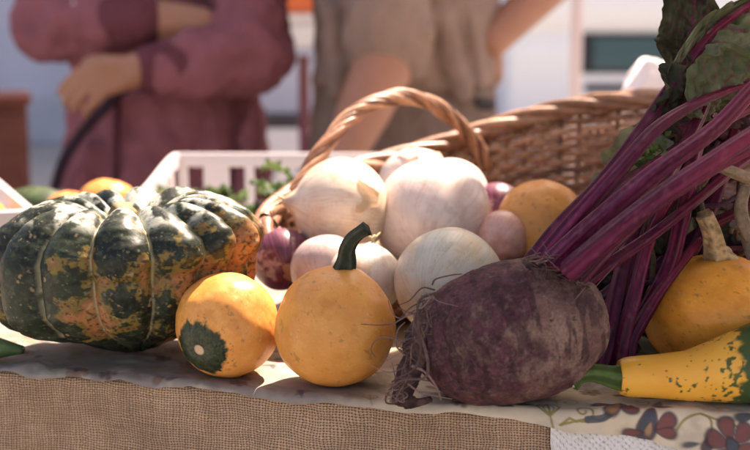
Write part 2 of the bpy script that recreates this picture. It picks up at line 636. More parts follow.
# printed tablecloth
LX = np.array([-.6, -.3, -.1, .0, .05, .086, .108, .13, .163, .185, .207, .25, .6])
LL = np.array([.007, .007, .009, .009, .009, .0095, .0125, .016, .0195, .0235, .030, .042, .10])
xs = np.concatenate([np.linspace(T0 + .005, -.31, 60), np.linspace(-.309, .30, 720), np.linspace(.302, T1 - .005, 60)])
ye = yedge(xs)
hang = np.interp(xs, LX, LL) + .003 * (fbm(np.stack([xs * 60, xs * 0, xs * 0], -1), 1, 3) - .5) + .0008 * np.sin(xs * 70) * sm(.05, -.05, xs)
s_top = -np.concatenate([np.linspace(1.0, .17, 14), np.linspace(.16, .0008, 170)])
f_h = np.linspace(0, 1, 66)
S = np.concatenate([np.repeat(s_top[:, None], len(xs), 1), f_h[:, None] * hang[None]])
X = np.repeat(xs[None], len(S), 0)
YE = np.repeat(ye[None], len(S), 0)
r_ = .0065
A = np.clip(S / r_, 0, math.pi / 2)
Zc = np.where(S > 0, -r_ * (1 - np.cos(A)) - np.clip(S - r_ * math.pi / 2, 0, None), 0)
Yc = np.where(S > 0, YE - r_ * np.sin(A), np.where(S > -.165, YE - S, YE + .16 + (BACK - .02 - YE - .16) * ((-S - .16) / .84)))
wr = fbm(np.stack([X * 22, Yc * 34, S * 0], -1), 1, 3, 3) - .5
lift = sm(-.20, -.01, S) * (.010 * np.clip(wr + .02, 0, 1))
ruf = sm(-.03, .004, S) * sm(.02, -.06, X)
Zc = Zc + np.where(S > -.17, lift * (1 + 1.2 * ruf), 0) + ruf * .0013 * (np.sin(X * 95 + 2 * np.sin(X * 33)) + .6)
hf_ = sm(.004, .03, S)
Yc = Yc - hf_ * (.0065 + .004 * np.sin(X * 60 + .5) + .004 * (fbm(np.stack([X * 40, S * 40, S * 0], -1), 1, 2, 5) - .5)) - ruf * sm(0, .006, S) * .0015 * (1 + np.sin(X * 95))
# the print: scrolls, tulips and teardrop petals in rust, slate and olive on cream
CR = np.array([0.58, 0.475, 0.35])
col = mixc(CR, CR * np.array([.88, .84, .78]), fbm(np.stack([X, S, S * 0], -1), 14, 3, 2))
col = mixc(col, (.23, .185, .155), .92 * sm(.03, -.05, X) * sm(.2, .45, fbm(np.stack([X, S, S * 0], -1), 30, 4, 12)))  # left part of the cloth painted darker to stand for shade
DARK, RUST, RED, SLATE, OLIVE, TAN = [np.array(c) for c in ((.06, .04, .045), (.30, .145, .070), (.185, .068, .062), (.070, .072, .085), (.24, .185, .06), (.34, .20, .10))]
near = S > -.165
GLOB = .92


def paint(mask, c, a=1.0):
    global col
    mask = np.clip(mask, 0, 1) * near * a * GLOB
    col = mixc(col, c, mask)


EPS = .0008


def ell(cx, cs, a, b, ang, c, edge=DARK):
    dx, ds = X - cx, S - cs
    ca, sa = math.cos(ang), math.sin(ang)
    p, q = dx * ca + ds * sa, -dx * sa + ds * ca
    w = np.clip(1 - (p / a) * .55, .15, 2)
    d = np.sqrt((p / a) ** 2 + (q / (b * w)) ** 2)
    e = EPS / min(a, b)
    if edge is not None:
        paint(sm(1 + e + .10, 1 + .10 - e, d), edge)
    paint(sm(.82 + e, .82 - e, d), c)


def line(pts, w, c):
    pts = np.asarray(pts, float)
    lo, hi = pts.min(0) - .004, pts.max(0) + .004
    sel = (X > lo[0]) & (X < hi[0]) & (S > lo[1]) & (S < hi[1])
    if not sel.any():
        return
    xx, ss = X[sel], S[sel]
    d = np.full(xx.shape, 9.0)
    for p, q in zip(pts[:-1], pts[1:]):
        v = q - p
        t_ = np.clip(((xx - p[0]) * v[0] + (ss - p[1]) * v[1]) / (v @ v + 1e-12), 0, 1)
        d = np.minimum(d, np.hypot(xx - p[0] - t_ * v[0], ss - p[1] - t_ * v[1]))
    m = np.zeros(X.shape)
    m[sel] = sm(w + EPS * .6, w - EPS * .6, d)
    paint(m, c)


def scroll(cx, cs, r, a0, turns, c, w=.0007, tail=None):
    t_ = np.linspace(0, 1, 40)
    rr = r * (1 - .82 * t_)
    an = a0 + turns * 2 * math.pi * t_
    pts = np.stack([cx + rr * np.cos(an), cs + rr * np.sin(an)], 1)
    if tail is not None:
        pts = np.vstack([np.array(tail), pts])
    line(pts, w, c)


def tulip(cx, cs, k, c=OLIVE):
    for o in (-1, 0, 1):
        t_ = np.linspace(0, 1, 20)
        line(np.stack([cx + k * (o * .75 * np.sin(t_ * 2.6) + .1 * o), cs + k * (.8 - 1.7 * t_)], 1), .0008, c)
        line(np.stack([cx + k * (o * .42 * np.sin(t_ * 2.9)), cs + k * (.8 - 1.5 * t_)], 1), .0006, c)
    line([(cx, cs + k * .8), (cx + k * .2, cs + k * 1.7)], .0007, c)


def flower(cx, cs, k, c=RED):
    for j in range(6):
        a = j * math.pi / 3 + .3
        ell(cx + k * .8 * math.cos(a), cs + k * .8 * math.sin(a), k * .62, k * .40, a + math.pi, c)
    ell(cx, cs, k * .36, k * .36, 0, SLATE)


def xs_of(px, py):
    P = at(px, py, .788)
    return P[0], -P[2] + .003


for px, py, kind in ((551, 409, 't'), (585, 412, 'sc'), (616, 405, 'pa'), (650, 424, 'te'), (691, 441, 'lf'), (727, 441, 'fl'), (505, 405, 'lf2'), (680, 402, 'lf3'), (745, 415, 'lf4')):
    x_, s_ = xs_of(px, py)
    if kind == 't':
        tulip(x_, s_ - .001, .0085)
    elif kind == 'sc':
        scroll(x_, s_, .0078, 2.0, -1.3, OLIVE, .0008, tail=[xs_of(561, 426), xs_of(570, 420), xs_of(577, 423)])
        line(smooth_path([xs_of(560, 426), xs_of(590, 420), xs_of(602, 421), xs_of(618, 412)], 24), .0008, OLIVE)
    elif kind == 'pa':
        line(smooth_path([xs_of(588, 421), xs_of(604, 419), xs_of(616, 410), xs_of(628, 397)], 24), .0024, SLATE)
        ell(*xs_of(617, 405), .0095, .0046, -.95, RUST)
        ell(*xs_of(633, 406), .0070, .0052, -1.3, RED)
        ell(*xs_of(607, 397), .0075, .0034, .25, RED)
    elif kind == 'te':
        ell(*xs_of(648, 424), .0130, .0058, -1.25, SLATE)
        ell(*xs_of(648, 431), .0055, .0024, -1.25, TAN, None)
        ell(*xs_of(664, 425), .0078, .0046, 2.6, RED)
        ell(*xs_of(664, 434), .0070, .0034, 3.3, RED)
        ell(*xs_of(632, 434), .0070, .0026, .05, RED)
        ell(*xs_of(667, 402), .0060, .0026, .3, RED)
    elif kind == 'lf':
        line(smooth_path([xs_of(674, 432), xs_of(684, 421), xs_of(700, 415), xs_of(709, 420), xs_of(708, 431)], 24), .0008, OLIVE)
        line(smooth_path([xs_of(700, 415), xs_of(722, 421), xs_of(748, 430)], 24), .0008, OLIVE)
        ell(*xs_of(703, 441), .0085, .0042, -1.1, DARK, None)
        ell(*xs_of(687, 443), .0075, .0022, -.25, SLATE, None)
    elif kind == 'fl':
        flower(x_, s_, .0125)
    elif kind == 'lf2':
        ell(x_, s_ + .001, .0075, .0036, .4, SLATE)
        ell(*xs_of(528, 401), .0065, .0028, -.2, RED)
    elif kind == 'lf4':
        ell(x_, s_, .0080, .0030, -.2, SLATE)
rr = random.Random(5)
GLOB = .55
for k in range(230):
    x_, s_ = rr.uniform(-.31, .30), rr.uniform(-.16, .004)
    if x_ > .09 and s_ > -.012:
        continue
    q = rr.random()
    a_ = rr.uniform(0, 6.28)
    if q < .2:
        flower(x_, s_, rr.uniform(.0045, .007), rr.choice([RED, RUST]))
    elif q < .35:
        tulip(x_, s_, .006)
    elif q < .55:
        scroll(x_, s_, rr.uniform(.006, .010), a_, rr.choice([-1.3, 1.3]), OLIVE)
    else:
        ell(x_, s_, rr.uniform(.004, .007), rr.uniform(.002, .0032), a_, rr.choice([RED, RUST, SLATE, SLATE, TAN]))
soil = sm(.52, .70, fbm(np.stack([X, S, S * 0], -1), 38, 5, 15)) * sm(.006, -.006, S)
col = mixc(col, (.15, .105, .075), .55 * soil)
col = mixc(col, col * .72, .5 * sm(.55, .7, fbm(np.stack([X, S, S * 0], -1), 90, 4, 16)))
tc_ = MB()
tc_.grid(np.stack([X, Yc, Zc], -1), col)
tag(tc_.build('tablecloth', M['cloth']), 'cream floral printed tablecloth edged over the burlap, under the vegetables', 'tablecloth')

# white lace edging that shows under the tablecloth at the right corner
xs = np.linspace(.118, .40, 260)
fr = np.linspace(0, 1, 60)
X2 = np.repeat(xs[None], 60, 0)
h0 = np.interp(xs, [.118, .128, .15, .19, .25, .40], [.019, .0165, .019, .024, .040, .07])
h1 = np.interp(xs, [.118, .123, .130, .40], [.021, .050, .085, .13]) + .004 * np.abs(np.sin(xs * 190))
Z2 = -(h0[None] * 1.0 * (1 - fr[:, None]) + h1[None] * fr[:, None]) + .010 * (1 - fr[:, None])
Y2 = yedge(X2) - .0068 - .034 * sm(.02, .2, -Z2) + .0015 * (fbm(np.stack([X2 * 40, Z2 * 40, Z2 * 0], -1), 1, 2, 9) - .5)
holes = np.sin(X2 * 1300) * np.sin(Z2 * 1300)
c2 = mixc((.60, .57, .54), (.32, .27, .24), sm(.45, .75, holes * (fbm(np.stack([X2, Z2, Z2 * 0], -1), 60, 2, 4) + .35)))
lc = MB()
lc.grid(np.stack([X2, Y2, Z2 + .0], -1), c2)
tag(lc.build('lace_cloth', M['lace']), 'white lace cloth corner showing under the floral tablecloth', 'lace')


# ------------------------------------------------------------------ round vegetables
def ball(nv=150, nu=220):
    th = np.linspace(.004, math.pi - .004, nv)[:, None] * np.ones((1, nu))
    ph = np.ones((nv, 1)) * np.linspace(0, 2 * math.pi, nu, endpoint=False)[None]
    return th, ph


def place(V, axis, c, roll=0.0):
    return V @ frame_z(axis, roll).T + np.asarray(c)


def gourd(c, rx, rz, axis, label, roll=0, seed=0, shade=(0.56, 0.232, 0.052), spots=0.5, patch=False, lobes=0, group=None, stem=None, cat='gourd', name='gourd', squash_to=1.0):
    th, ph = ball(170, 240)
    D = np.stack([np.sin(th) * np.cos(ph), np.sin(th) * np.sin(ph), np.cos(th)], -1)
    rad = 1 + .055 * (fbm(D, 1.5, 2, seed) - .5) * 2 + .010 * (fbm(D, 5, 2, seed + 8) - .5) * 2
    rho = np.sin(th) * rx * rad * (1 + .006 * np.cos(ph * 9 + seed))
    z = np.cos(th) * rz * rad
    dip = np.exp(-(np.sin(th) / .20) ** 2) * np.sign(np.cos(th))
    z = z - dip * rz * .05
    if lobes:
        rho = rho * (1 - .03 * (1 - np.abs(np.sin(lobes * ph / 2)) ** .7))
    V = np.stack([rho * np.cos(ph), rho * np.sin(ph), z], -1)
    n1 = fbm(D, 3, 4, seed + 1)
    base = mixc(np.array(shade), np.array(shade) * np.array([1.08, 1.18, 1.3]), sm(.35, .75, n1))
    base = mixc(base, np.array(shade) * np.array([.82, .72, .6]), .55 * sm(.52, .75, fbm(D, 5, 4, seed + 2)))
    sp = fbm(D, 26, 2, seed + 3)
    base = mixc(base, (.16, .09, .03), spots * sm(.76, .82, sp))
    scar = np.abs(fbm(D, 4.5, 3, seed + 11) - .5) < .006
    base = mixc(base, (.62, .42, .20), .45 * scar * sm(.52, .62, fbm(D, 3, 2, seed + 12)))
    base = mixc(base, (.20, .11, .04), .55 * sm(.70, .76, fbm(D, 9, 4, seed + 13)))
    base = mixc(base, base * np.array([1.12, 1.22, 1.3]), .6 * sm(.62, .70, fbm(D, 60, 2, seed + 14)))
    if patch:          # dark green blossom end with ragged rays and a pale scar
        ang = math.pi - th
        lim = .57 + .16 * (fbm(np.stack([np.cos(ph) * 4, np.sin(ph) * 4, ang * 5], -1), 1, 4, seed + 5) - .5) * 2
        base = mixc(base, mixc((.008, .012, .006), (.030, .042, .014), sm(.35, .7, fbm(D, 22, 4, seed))), sm(lim + .05, lim - .04, ang + .05 * (fbm(np.stack([np.cos(ph) * 16, np.sin(ph) * 16, ang * 2], -1), 1, 3, seed + 6) - .5)))
        base = mixc(base, (.05, .06, .02), .8 * sm(.66, .72, fbm(D, 24, 3, seed + 7)) * sm(lim + .22, lim + .05, ang))
        ray = np.abs(np.sin(ph * 8 + .6 * np.sin(ph * 3))) < .10
        base = mixc(base, (.07, .10, .04), .5 * ray * sm(.36, .2, ang) * sm(.08, .14, ang))
        base = mixc(base, (.50, .33, .20), sm(.115, .085, ang))
    mb = MB()
    mb.grid(place(V, axis, c, roll), base, wrap=True, caps=True)
    org = np.array([c[0], c[1], c[2] - min(rx, rz)])
    o = mb.build(name, M['gourd'], None, org)
    tag(o, label, cat, group)
    if stem is not None:
        pts, rads, colr = stem
        sb = MB()
        sb.tube(pts, rads, 20, n=26, ridge=(5, .13), C=colr)
        so = sb.build('stem', M['dry'], o, org)
    return o


def rest(px, py, rpx, zf=1.0):
    """centre and radius of a ball of rpx photo pixels seen at (px, py) and standing on the table"""
    u, v = (px - 375) / F, (225 - py) / F
    d = np.array([u, CP + v * SP, -SP + v * CP])
    d /= d[1]
    dep = CP - d[2] * SP * 1.0
    k = rpx / F * (CP - d[2] * SP)
    Y = CAMZ / (-d[2] + zf * k)
    return np.array([0, 0, CAMZ]) + d * Y, k * Y


# orange gourd with a dark hooked stem
c, r0 = rest(335, 327, 61, .98)
STEMC = lambda P, t_, ph: mixc(mixc((.030, .036, .020), (.012, .014, .010), fbm(P, 200, 2)), (.10, .09, .05), .5 * sm(.6, .9, np.cos(ph * 5)))
st = np.array([c + np.array([.006, 0.0, r0 * .90]), at(346, 262, c[1] - .0), at(347, 250, c[1] - .002), at(352, 240, c[1] - .004), at(360, 233, c[1] - .006), at(367, 229, c[1] - .008)])
gourd(c + (0, 0, .001), r0, r0 * .985, (.05, -.05, 1), 'plain orange gourd with a dark hooked stem, in front of the white onions', seed=1, spots=.35,
      stem=(st, [.0085, .0068, .0055, .0050, .0045, .0052], STEMC))
# gourd lying with its green blossom end to the viewer
c, r0 = rest(228, 325, 52, .98)
c = c + (0, -.004, 0)
gourd(c + (0, 0, .001), r0, r0 * .98, -np.array([-.46, -.83, -.31]), 'orange gourd showing a dark green blotch with pale scar, beside the green pumpkin', seed=4, patch=True, spots=.25,
      shade=(.64, .26, .06))
# squat orange gourd at the right with a dry stem
c = at(718, 324, .892)
gr = .0555
c[2] = .0455
DRYC = lambda P, t_, ph: mixc(mixc((.42, .28, .14), (.17, .12, .06), sm(.35, .65, fbm(P, 260, 3, 2))), (.45, .32, .18), .6 * sm(.55, 1, np.cos(ph * 5)))
st = np.array([c + np.array([.003, 0, .039]), at(716, 256, .884), at(714, 244, .880), at(711, 230, .876), at(704, 214, .872)])
gourd(c, gr, .0445, (0, -.05, 1), 'squat orange gourd with a ridged dry tan stem, behind the yellow pear gourd', seed=9, spots=.6, lobes=0, shade=(.72, .275, .036),
      stem=(st, [.0100, .0086, .0074, .0064, .0060], DRYC))
# orange gourd inside the basket
c = at(542, 227, 1.065)
gourd(c, .041, .0415, (-.25, -.2, 1), 'orange gourd inside the basket, half hidden by the beet stalks', seed=12, spots=.3, shade=(.58, .235, .055))

# pear shaped yellow gourd with a green end
c = at(752, 364, .806)
ax = np.array([.985, .02, .0]); ax /= np.linalg.norm(ax)
n_ = 190
tt = np.linspace(0, 1, n_)
Lg = .152
prof = np.interp(tt, [0, .02, .06, .16, .28, .42, .58, .74, .88, .95, 1], [.0115, .0130, .0138, .0148, .0168, .0212, .0272, .0308, .0262, .017, .001])
prof = smooth_path(prof[::6][:, None], n_)[:, 0].clip(.0006)
x0 = at(621, 379, .80)
ph = np.linspace(0, 2 * math.pi, 240, endpoint=False)
cx_ = x0[0] + Lg * tt
cz_ = np.interp(tt, [0, .3, .6, .8, 1], [x0[2] - .000, .020, .0285, .0315, .031])
cz_ = np.maximum(cz_, prof * .995 + .0008)
cy_ = np.interp(tt, [0, .5, 1], [.806, .808, .812])
PH = ph[None] * np.ones((n_, 1))
TT = tt[:, None] * np.ones((1, 240))
bmp = 1 + .03 * (fbm(np.stack([TT * 6, np.cos(PH) * 1.3, np.sin(PH) * 1.3], -1), 1, 3, 3) - .5) * 2
V = np.stack([cx_[:, None] + 0 * PH, cy_[:, None] + prof[:, None] * bmp * np.cos(PH), cz_[:, None] + prof[:, None] * bmp * np.sin(PH)], -1)
yel = mixc((.66, .285, .030), (.70, .37, .055), fbm(V, 40, 3, 1))
lim = .515 + .06 * (fbm(np.stack([np.cos(PH) * 3, np.sin(PH) * 3, PH * 0], -1), 1.6, 4, 8) - .5) * 2 - .06 * np.sin(PH) * 0
gr_ = mixc((.022, .045, .014), (.05, .085, .02), fbm(V, 120, 3, 4))
spk = sm(.695, .775, fbm(V, 330, 2, 6) + .17 * sm(.27, .52, TT) - .04 * sm(.3, 0, TT) - .07 * np.sin(PH))
yel = mixc(yel, gr_, spk * .95)
yel = mixc(yel, gr_, sm(lim - .02, lim + .02, TT + .03 * (fbm(V, 160, 2, 7) - .5) * 2))
pg = MB()
pg.grid(V, yel, wrap=True, caps=True, flip=True)
org = np.array([x0[0] + .1, .808, 0])
po = pg.build('gourd', M['gourd'], None, org)
tag(po, 'yellow pear shaped gourd with green speckled end and green stem, lying at the table edge', 'gourd')
GST = lambda P, t_, ph: mixc(mixc((.040, .075, .018), (.085, .125, .035), fbm(P, 220, 4, 5)), (.015, .030, .010), .6 * sm(.4, -.6, np.cos(ph * 5)))
sb = MB()
sp = pxpath([(624, 378, .805), (612, 377, .803), (600, 374, .801), (588, 373, .799), (577, 376, .797), (570, 383, .795)])
sb.tube(sp, [.0098, .0076, .0065, .0060, .0059, .0066], 30, n=40, ridge=(5, .075), C=GST)
so = sb.build('stem', M['stalk'], po, org)
en = MB()
en.tube(np.array([sp[-1] + (.0010, .0006, .0012), sp[-1] + (-.0007, -.0004, -.0008)]), [.0052, .0040], 16, C=(.40, .38, .22))
en.build('stem_tip', M['dry'], so, org)

# ribbed green and orange pumpkin
c = at(131, 277, .938)
RQ, HQ = .1095, .0580
th, ph = ball(420, 780)
_t = np.concatenate([np.linspace(.004, math.pi / 2, 210), np.arccos(-np.linspace(.004, .99999, 210) ** 2.3)])
th = _t[:, None] * np.ones((1, 780))
NL = 15
phw = ph + .10 * np.sin(2 * ph + 1) + .06 * np.sin(3 * ph)
rib = np.abs(np.sin(NL * phw / 2 + .35))
lob = rib ** .62
lobe_id = np.floor((NL * phw / 2 + .35) / math.pi)
lsz = fbm(np.stack([lobe_id * 3.1, lobe_id * 0, lobe_id * 0], -1), 1, 1, 2) - .5
D = np.stack([np.sin(th) * np.cos(ph), np.sin(th) * np.sin(ph), np.cos(th)], -1)
st_ = np.sin(th)
rho = RQ * np.sign(st_) * np.abs(st_) ** .86 * (1 + .05 * lsz)
z = HQ * np.sign(np.cos(th)) * np.abs(np.cos(th)) ** np.where(np.cos(th) > 0, .92, .36)
rho = rho * (1 - .03 * sm(.1, -.8, np.cos(th)) - .30 * np.clip(np.cos(ph + .68), 0, 1) * sm(.40, -.40, np.cos(th)))
amt = sm(.10, .55, st_)
rho = rho * (1 - .125 * (1 - lob) * amt)
z = z * (1 - .16 * (1 - lob) * sm(.08, .45, st_) * (np.cos(th) > 0) - .06 * (1 - lob) * (np.cos(th) < 0))
z = z - np.where(np.cos(th) > 0, .034, .018) * np.exp(-(rho / (RQ * .34)) ** 2)
wob = 1 + .05 * (fbm(D, 3.2, 3, 6) - .5) * 2
V = np.stack([rho * np.cos(ph), .80 * rho * np.sin(ph), z], -1) * wob[..., None]
Vw = place(V, (-.03, -.06, 1), c, 0)
D = (Vw - c) / RQ
gmot = fbm(D, 7, 5, 21)
colq = mixc((.007, .010, .006), (.019, .026, .013), sm(.42, .62, gmot))
colq = mixc(colq, (.10, .11, .065), .25 * sm(.58, .72, fbm(D, 19, 4, 22)))
fine = fbm(D, 48, 3, 25)
colq = mixc(colq, (.07, .08, .045), .28 * sm(.56, .66, fine))
orr = fbm(D, 4.2, 5, 24) + .16 * sm(-.06, .09, (Vw[..., 0] - c[0])) + .05 * sm(.03, -.02, Vw[..., 2] - c[2]) - .12 * sm(-.03, -.055, Vw[..., 2] - c[2]) - .12 * sm(.02, .05, Vw[..., 2] - c[2]) - .098
dxq, zq = Vw[..., 0] - c[0], Vw[..., 2] - c[2]
orr = orr + .17 * np.exp(-((dxq - .022) / .040) ** 2 - ((zq + .008) / .030) ** 2) + .10 * sm(.05, .09, dxq) + .10 * np.exp(-((dxq + .085) / .02) ** 2 - ((zq + .02) / .02) ** 2) - .045
orr = orr + .13 * (fbm(D, 22, 4, 28) - .5) * 2
oc = mixc((.34, .120, .048), (.36, .165, .050), fbm(D, 10, 3, 26))
colq = mixc(colq, oc, .88 * sm(.49, .74, orr))
colq = mixc(colq, (.20, .13, .025), .7 * sm(.50, .55, orr) * sm(.64, .56, orr))
colq = mixc(colq, (.02, .022, .012), .80 * sm(.56, .68, fbm(D, 40, 4, 35)))
colq = mixc(colq, (.38, .34, .20), .60 * sm(.12, .04, rib) * sm(.25, .5, st_) * sm(.30, .55, fbm(D, 12, 3, 29) + .12))
colq = mixc(colq, (.46, .46, .38), .85 * sm(.44, .58, fbm(D, 9, 4, 33)) * sm(.58, .78, np.cos(th)) * (orr < .58))  # cream patches toward the top imitate sun glare in the colour
fk = fbm(Vw, 430, 2, 41)
colq = mixc(colq, (.17, .16, .085), .55 * sm(.74, .80, fk))
colq = mixc(colq, (.012, .014, .008), .7 * sm(.31, .25, fk))
colq = mixc(colq, (.36, .24, .12), .6 * sm(.74, .79, fbm(Vw, 190, 3, 44)))
colq = mixc(colq, (.30, .20, .08), .85 * sm(.22, .10, st_) * (np.cos(th) > 0))
qb = MB()
qb.grid(Vw, colq, wrap=True, caps=True)
org = np.array([c[0], c[1], 0])
Z_MIN = Vw[..., 2].min()
qo = qb.build('pumpkin', M['squash'], None, org)
qo.location.z -= Z_MIN - .003
tag(qo, 'large ribbed dark green pumpkin mottled with orange, at the left front of the table', 'pumpkin')
qs = MB()
top = np.array([c[0] - .004, c[1] - .012, c[2] + .026])
qs.tube(np.array([top + (0, .003, 0), top + (.001, .0, .010), top + (.004, -.003, .016)]), [.013, .0095, .0085], 24, n=14, ridge=(6, .15), C=DRYC)
qs.build('stem', M['dry'], qo, org)


# ------------------------------------------------------------------ onions
def onion(c, r, axis, label, col=(.78, .70, .58), col2=(.72, .60, .40), seed=0, flat=.93, neck=.035, group='onions heaped in and before the basket', purple=False, root=True, green=0.0, flakes=0):
    th, ph = ball(150, 260)
    D = np.stack([np.sin(th) * np.cos(ph), np.sin(th) * np.sin(ph), np.cos(th)], -1)
    rad = 1 + .030 * (fbm(D, 1.5, 2, seed) - .5) * 2 + .006 * np.sin(ph * 5 + seed) * np.sin(th)
    rho = np.sin(th) * r * rad
    z = np.cos(th) * r * flat * rad + neck * r * 9 * np.exp(-(th / .17) ** 2) * .35 - .05 * r * np.exp(-((math.pi - th) / .2) ** 2) * -1
    V = np.stack([rho * np.cos(ph), rho * np.sin(ph), z], -1)
    vein = fbm(np.stack([np.cos(ph) * 12, np.sin(ph) * 12, th * .5], -1), 1.6, 3, seed + 2)
    patchy = fbm(D, 2.6, 4, seed + 3)
    b = mixc(np.array(col), np.array(col2), sm(.40, .72, patchy))
    b = b * (1 - .07 * sm(.48, .68, vein))[..., None]
    if green:
        b = mixc(b, (.46, .47, .30), green * sm(.42, .62, vein))
    if purple:
        b = mixc((.105, .018, .042), (.19, .050, .085), sm(.4, .65, vein))
        b = mixc(b, (.55, .40, .42), .6 * sm(.6, .75, patchy))
    b = mixc(b, (.42, .28, .16), .6 * sm(.26, .08, th) + .2 * sm(.5, .3, th) * sm(.5, .62, vein))
    b = mixc(b, (.30, .20, .12), .8 * root * sm(math.pi - .20, math.pi - .08, th))
    # papery torn patches
    tear = fbm(D, 3.4, 4, seed + 7)
    b = b * .92 * (1 - .12 * sm(.5, .65, tear))[..., None]
    fv = fbm(np.stack([np.cos(ph + .1 * np.sin(th * 3)) * 34, np.sin(ph + .1 * np.sin(th * 3)) * 34, th * 1.2], -1), 1.4, 2, seed + 5)
    b = mixc(b, b * np.array([.80, .70, .62]), .55 * sm(.60, .72, fv))
    b = mixc(b, np.array(col2) * np.array([.72, .55, .45]), .35 * sm(.62, .74, fbm(D, 7, 5, seed + 9)) * (not purple))
    mb = MB()
    mb.grid(place(V, axis, c, seed * 1.3), b, wrap=True, caps=True)
    org = np.array([c[0], c[1], c[2] - r])
    o = mb.build('onion', M['onion'], None, org)
    tag(o, label, 'onion', group)
    rs = np.random.default_rng(int(seed * 10) + 3)
    Fm = frame_z(axis, seed * 1.3)
    if root:
        rb = MB()
        for k in range(34):
            a, rr_ = rs.uniform(0, 6.28), rs.uniform(0, .10) * r
            p0 = np.array([rr_ * math.cos(a), rr_ * math.sin(a), -r * flat * .985])
            d = np.array([math.cos(a) * .7, math.sin(a) * .7, -.6]) * r * rs.uniform(.10, .22)
            q = np.array([p0, p0 + d * .5 + rs.normal(0, .03 * r, 3), p0 + d + rs.normal(0, .06 * r, 3)])
            rb.tube(q @ Fm.T + c, [.0007, .0005, .0003], 5, C=(.40, .30, .20))
        rb.build('root_tuft', M['root'], o, org)
    if flakes:
        fb = MB()
        for k in range(flakes):
            t0, p0 = rs.uniform(.5, 1.9), rs.uniform(0, 6.28)
            dt, dp = rs.uniform(.25, .55), rs.uniform(.25, .6)
            gt, gp = np.meshgrid(np.linspace(0, 1, 22), np.linspace(-1, 1, 18), indexing='ij')
            tt_ = t0 + dt * gt + .06 * (fbm(np.stack([gp * 3, gt * 0 + k, gt * 0], -1), 1, 3, seed + k) - .5)
            pp_ = p0 + dp * gp * (1 - .5 * gt) * (1 + .4 * (fbm(np.stack([gt * 4, np.sign(gp), gt * 0 + k], -1), 1, 2, seed) - .5))
            rr_ = r * (1.012 + .10 * gt ** 3 * rs.uniform(.3, 1.2) + .02 * np.abs(gp) ** 3)
            Pf = np.stack([rr_ * np.sin(tt_) * np.cos(pp_), rr_ * np.sin(tt_) * np.sin(pp_), rr_ * flat * np.cos(tt_)], -1)
            cf_ = mixc(np.array(col) * np.array([1.0, .92, .80]), np.array(col2) * np.array([.95, .86, .74]), fbm(np.stack([pp_ * 9, tt_, tt_ * 0], -1), 1.5, 3, seed))
            fb.grid(place(Pf, axis, c, seed * 1.3), cf_)
        fb.build('loose_skin', M['peel'], o, org)
    nb = MB()
    for k in range(4):
        a = rs.uniform(0, 6.28)
        p0 = np.array([.04 * r * math.cos(a), .04 * r * math.sin(a), r * flat * 1.02])
        q = np.array([p0, p0 + np.array([0, 0, .13 * r]), p0 + np.array([rs.normal(0, .08) * r, rs.normal(0, .08) * r, rs.uniform(.22, .36) * r])])
        nb.tube(q @ Fm.T + c, [.10 * r, .07 * r, .03 * r], 8, C=(.52, .38, .22), flat=.5)
    nb.build('neck', M['dry'], o, org)
    return o


def seen(px, py, rpx, Y):
    c = at(px, py, Y)
    return c, rpx / ppm(c)


PK = (.76, .62, .55)
for (px, py, rp, Y, axis, label, kw) in [
    (341, 208, 51, 1.060, (-.9, -.15, .12), 'peach white onion with its dry neck pointing left, below the basket handle', dict(col=(.76, .61, .47), col2=(.70, .50, .35), seed=1, neck=.075, root=False, flakes=2)),
    (433, 217, 59, 1.075, (.25, .85, .50), 'large pinkish white onion at the centre of the heap', dict(col=PK, col2=(.68, .50, .45), seed=2, flat=1.0, neck=.0, root=False, flakes=2)),
    (414, 184, 37, 1.165, (-.45, .6, .45), 'small white onion at the top of the heap, nearest the handle', dict(col=(.78, .68, .62), col2=(.72, .58, .52), seed=3, root=False, flakes=2)),
    (452, 196, 38, 1.150, (.5, .8, .2), 'white onion tucked behind the large pinkish onion', dict(col=(.74, .64, .56), col2=(.68, .54, .46), seed=4, root=False)),
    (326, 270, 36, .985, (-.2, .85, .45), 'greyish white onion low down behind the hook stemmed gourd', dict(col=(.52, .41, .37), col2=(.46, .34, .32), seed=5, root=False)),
    (366, 279, 38, .960, (.15, .10, .95), 'sunlit white onion wedged between the hook stemmed gourd and the greenish onion', dict(col=(.74, .64, .52), col2=(.68, .54, .42), seed=6, flakes=2)),
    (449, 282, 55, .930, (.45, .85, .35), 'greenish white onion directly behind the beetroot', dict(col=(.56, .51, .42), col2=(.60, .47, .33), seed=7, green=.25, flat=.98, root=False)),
    (283, 259, 32, 1.03, (-.2, .8, .4), 'dark red onion squeezed between the green pumpkin and the white onions', dict(purple=True, seed=8, root=False)),
    (497, 212, 30, 1.125, (.2, .9, .3), 'dark red onion in the basket beside the orange gourd', dict(purple=True, seed=9, root=False)),
    (503, 238, 28, 1.045, (.3, .9, .2), 'pale pink onion between the large onion and the basket gourd', dict(col=(.66, .38, .30), col2=(.58, .28, .23), seed=10, root=False)),
]:
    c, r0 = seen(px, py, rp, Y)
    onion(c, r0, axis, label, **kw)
# onions lower in the heap that carry the upper ones
for (x, y, z, r0, label, sd) in [(-.025, 1.10, .040, .040, 'white onion at the bottom of the heap, mostly hidden', 31), (.055, 1.115, .042, .040, 'white onion at the bottom of the heap, mostly hidden', 32),
                                 (.055, 1.19, .042, .041, 'white onion at the bottom of the heap, mostly hidden', 33), (.13, 1.09, .038, .034, 'white onion at the bottom of the heap, mostly hidden', 34)]:
    onion(np.array([x, y, z]), r0, (.2, .1, 1), label, seed=sd, root=False)

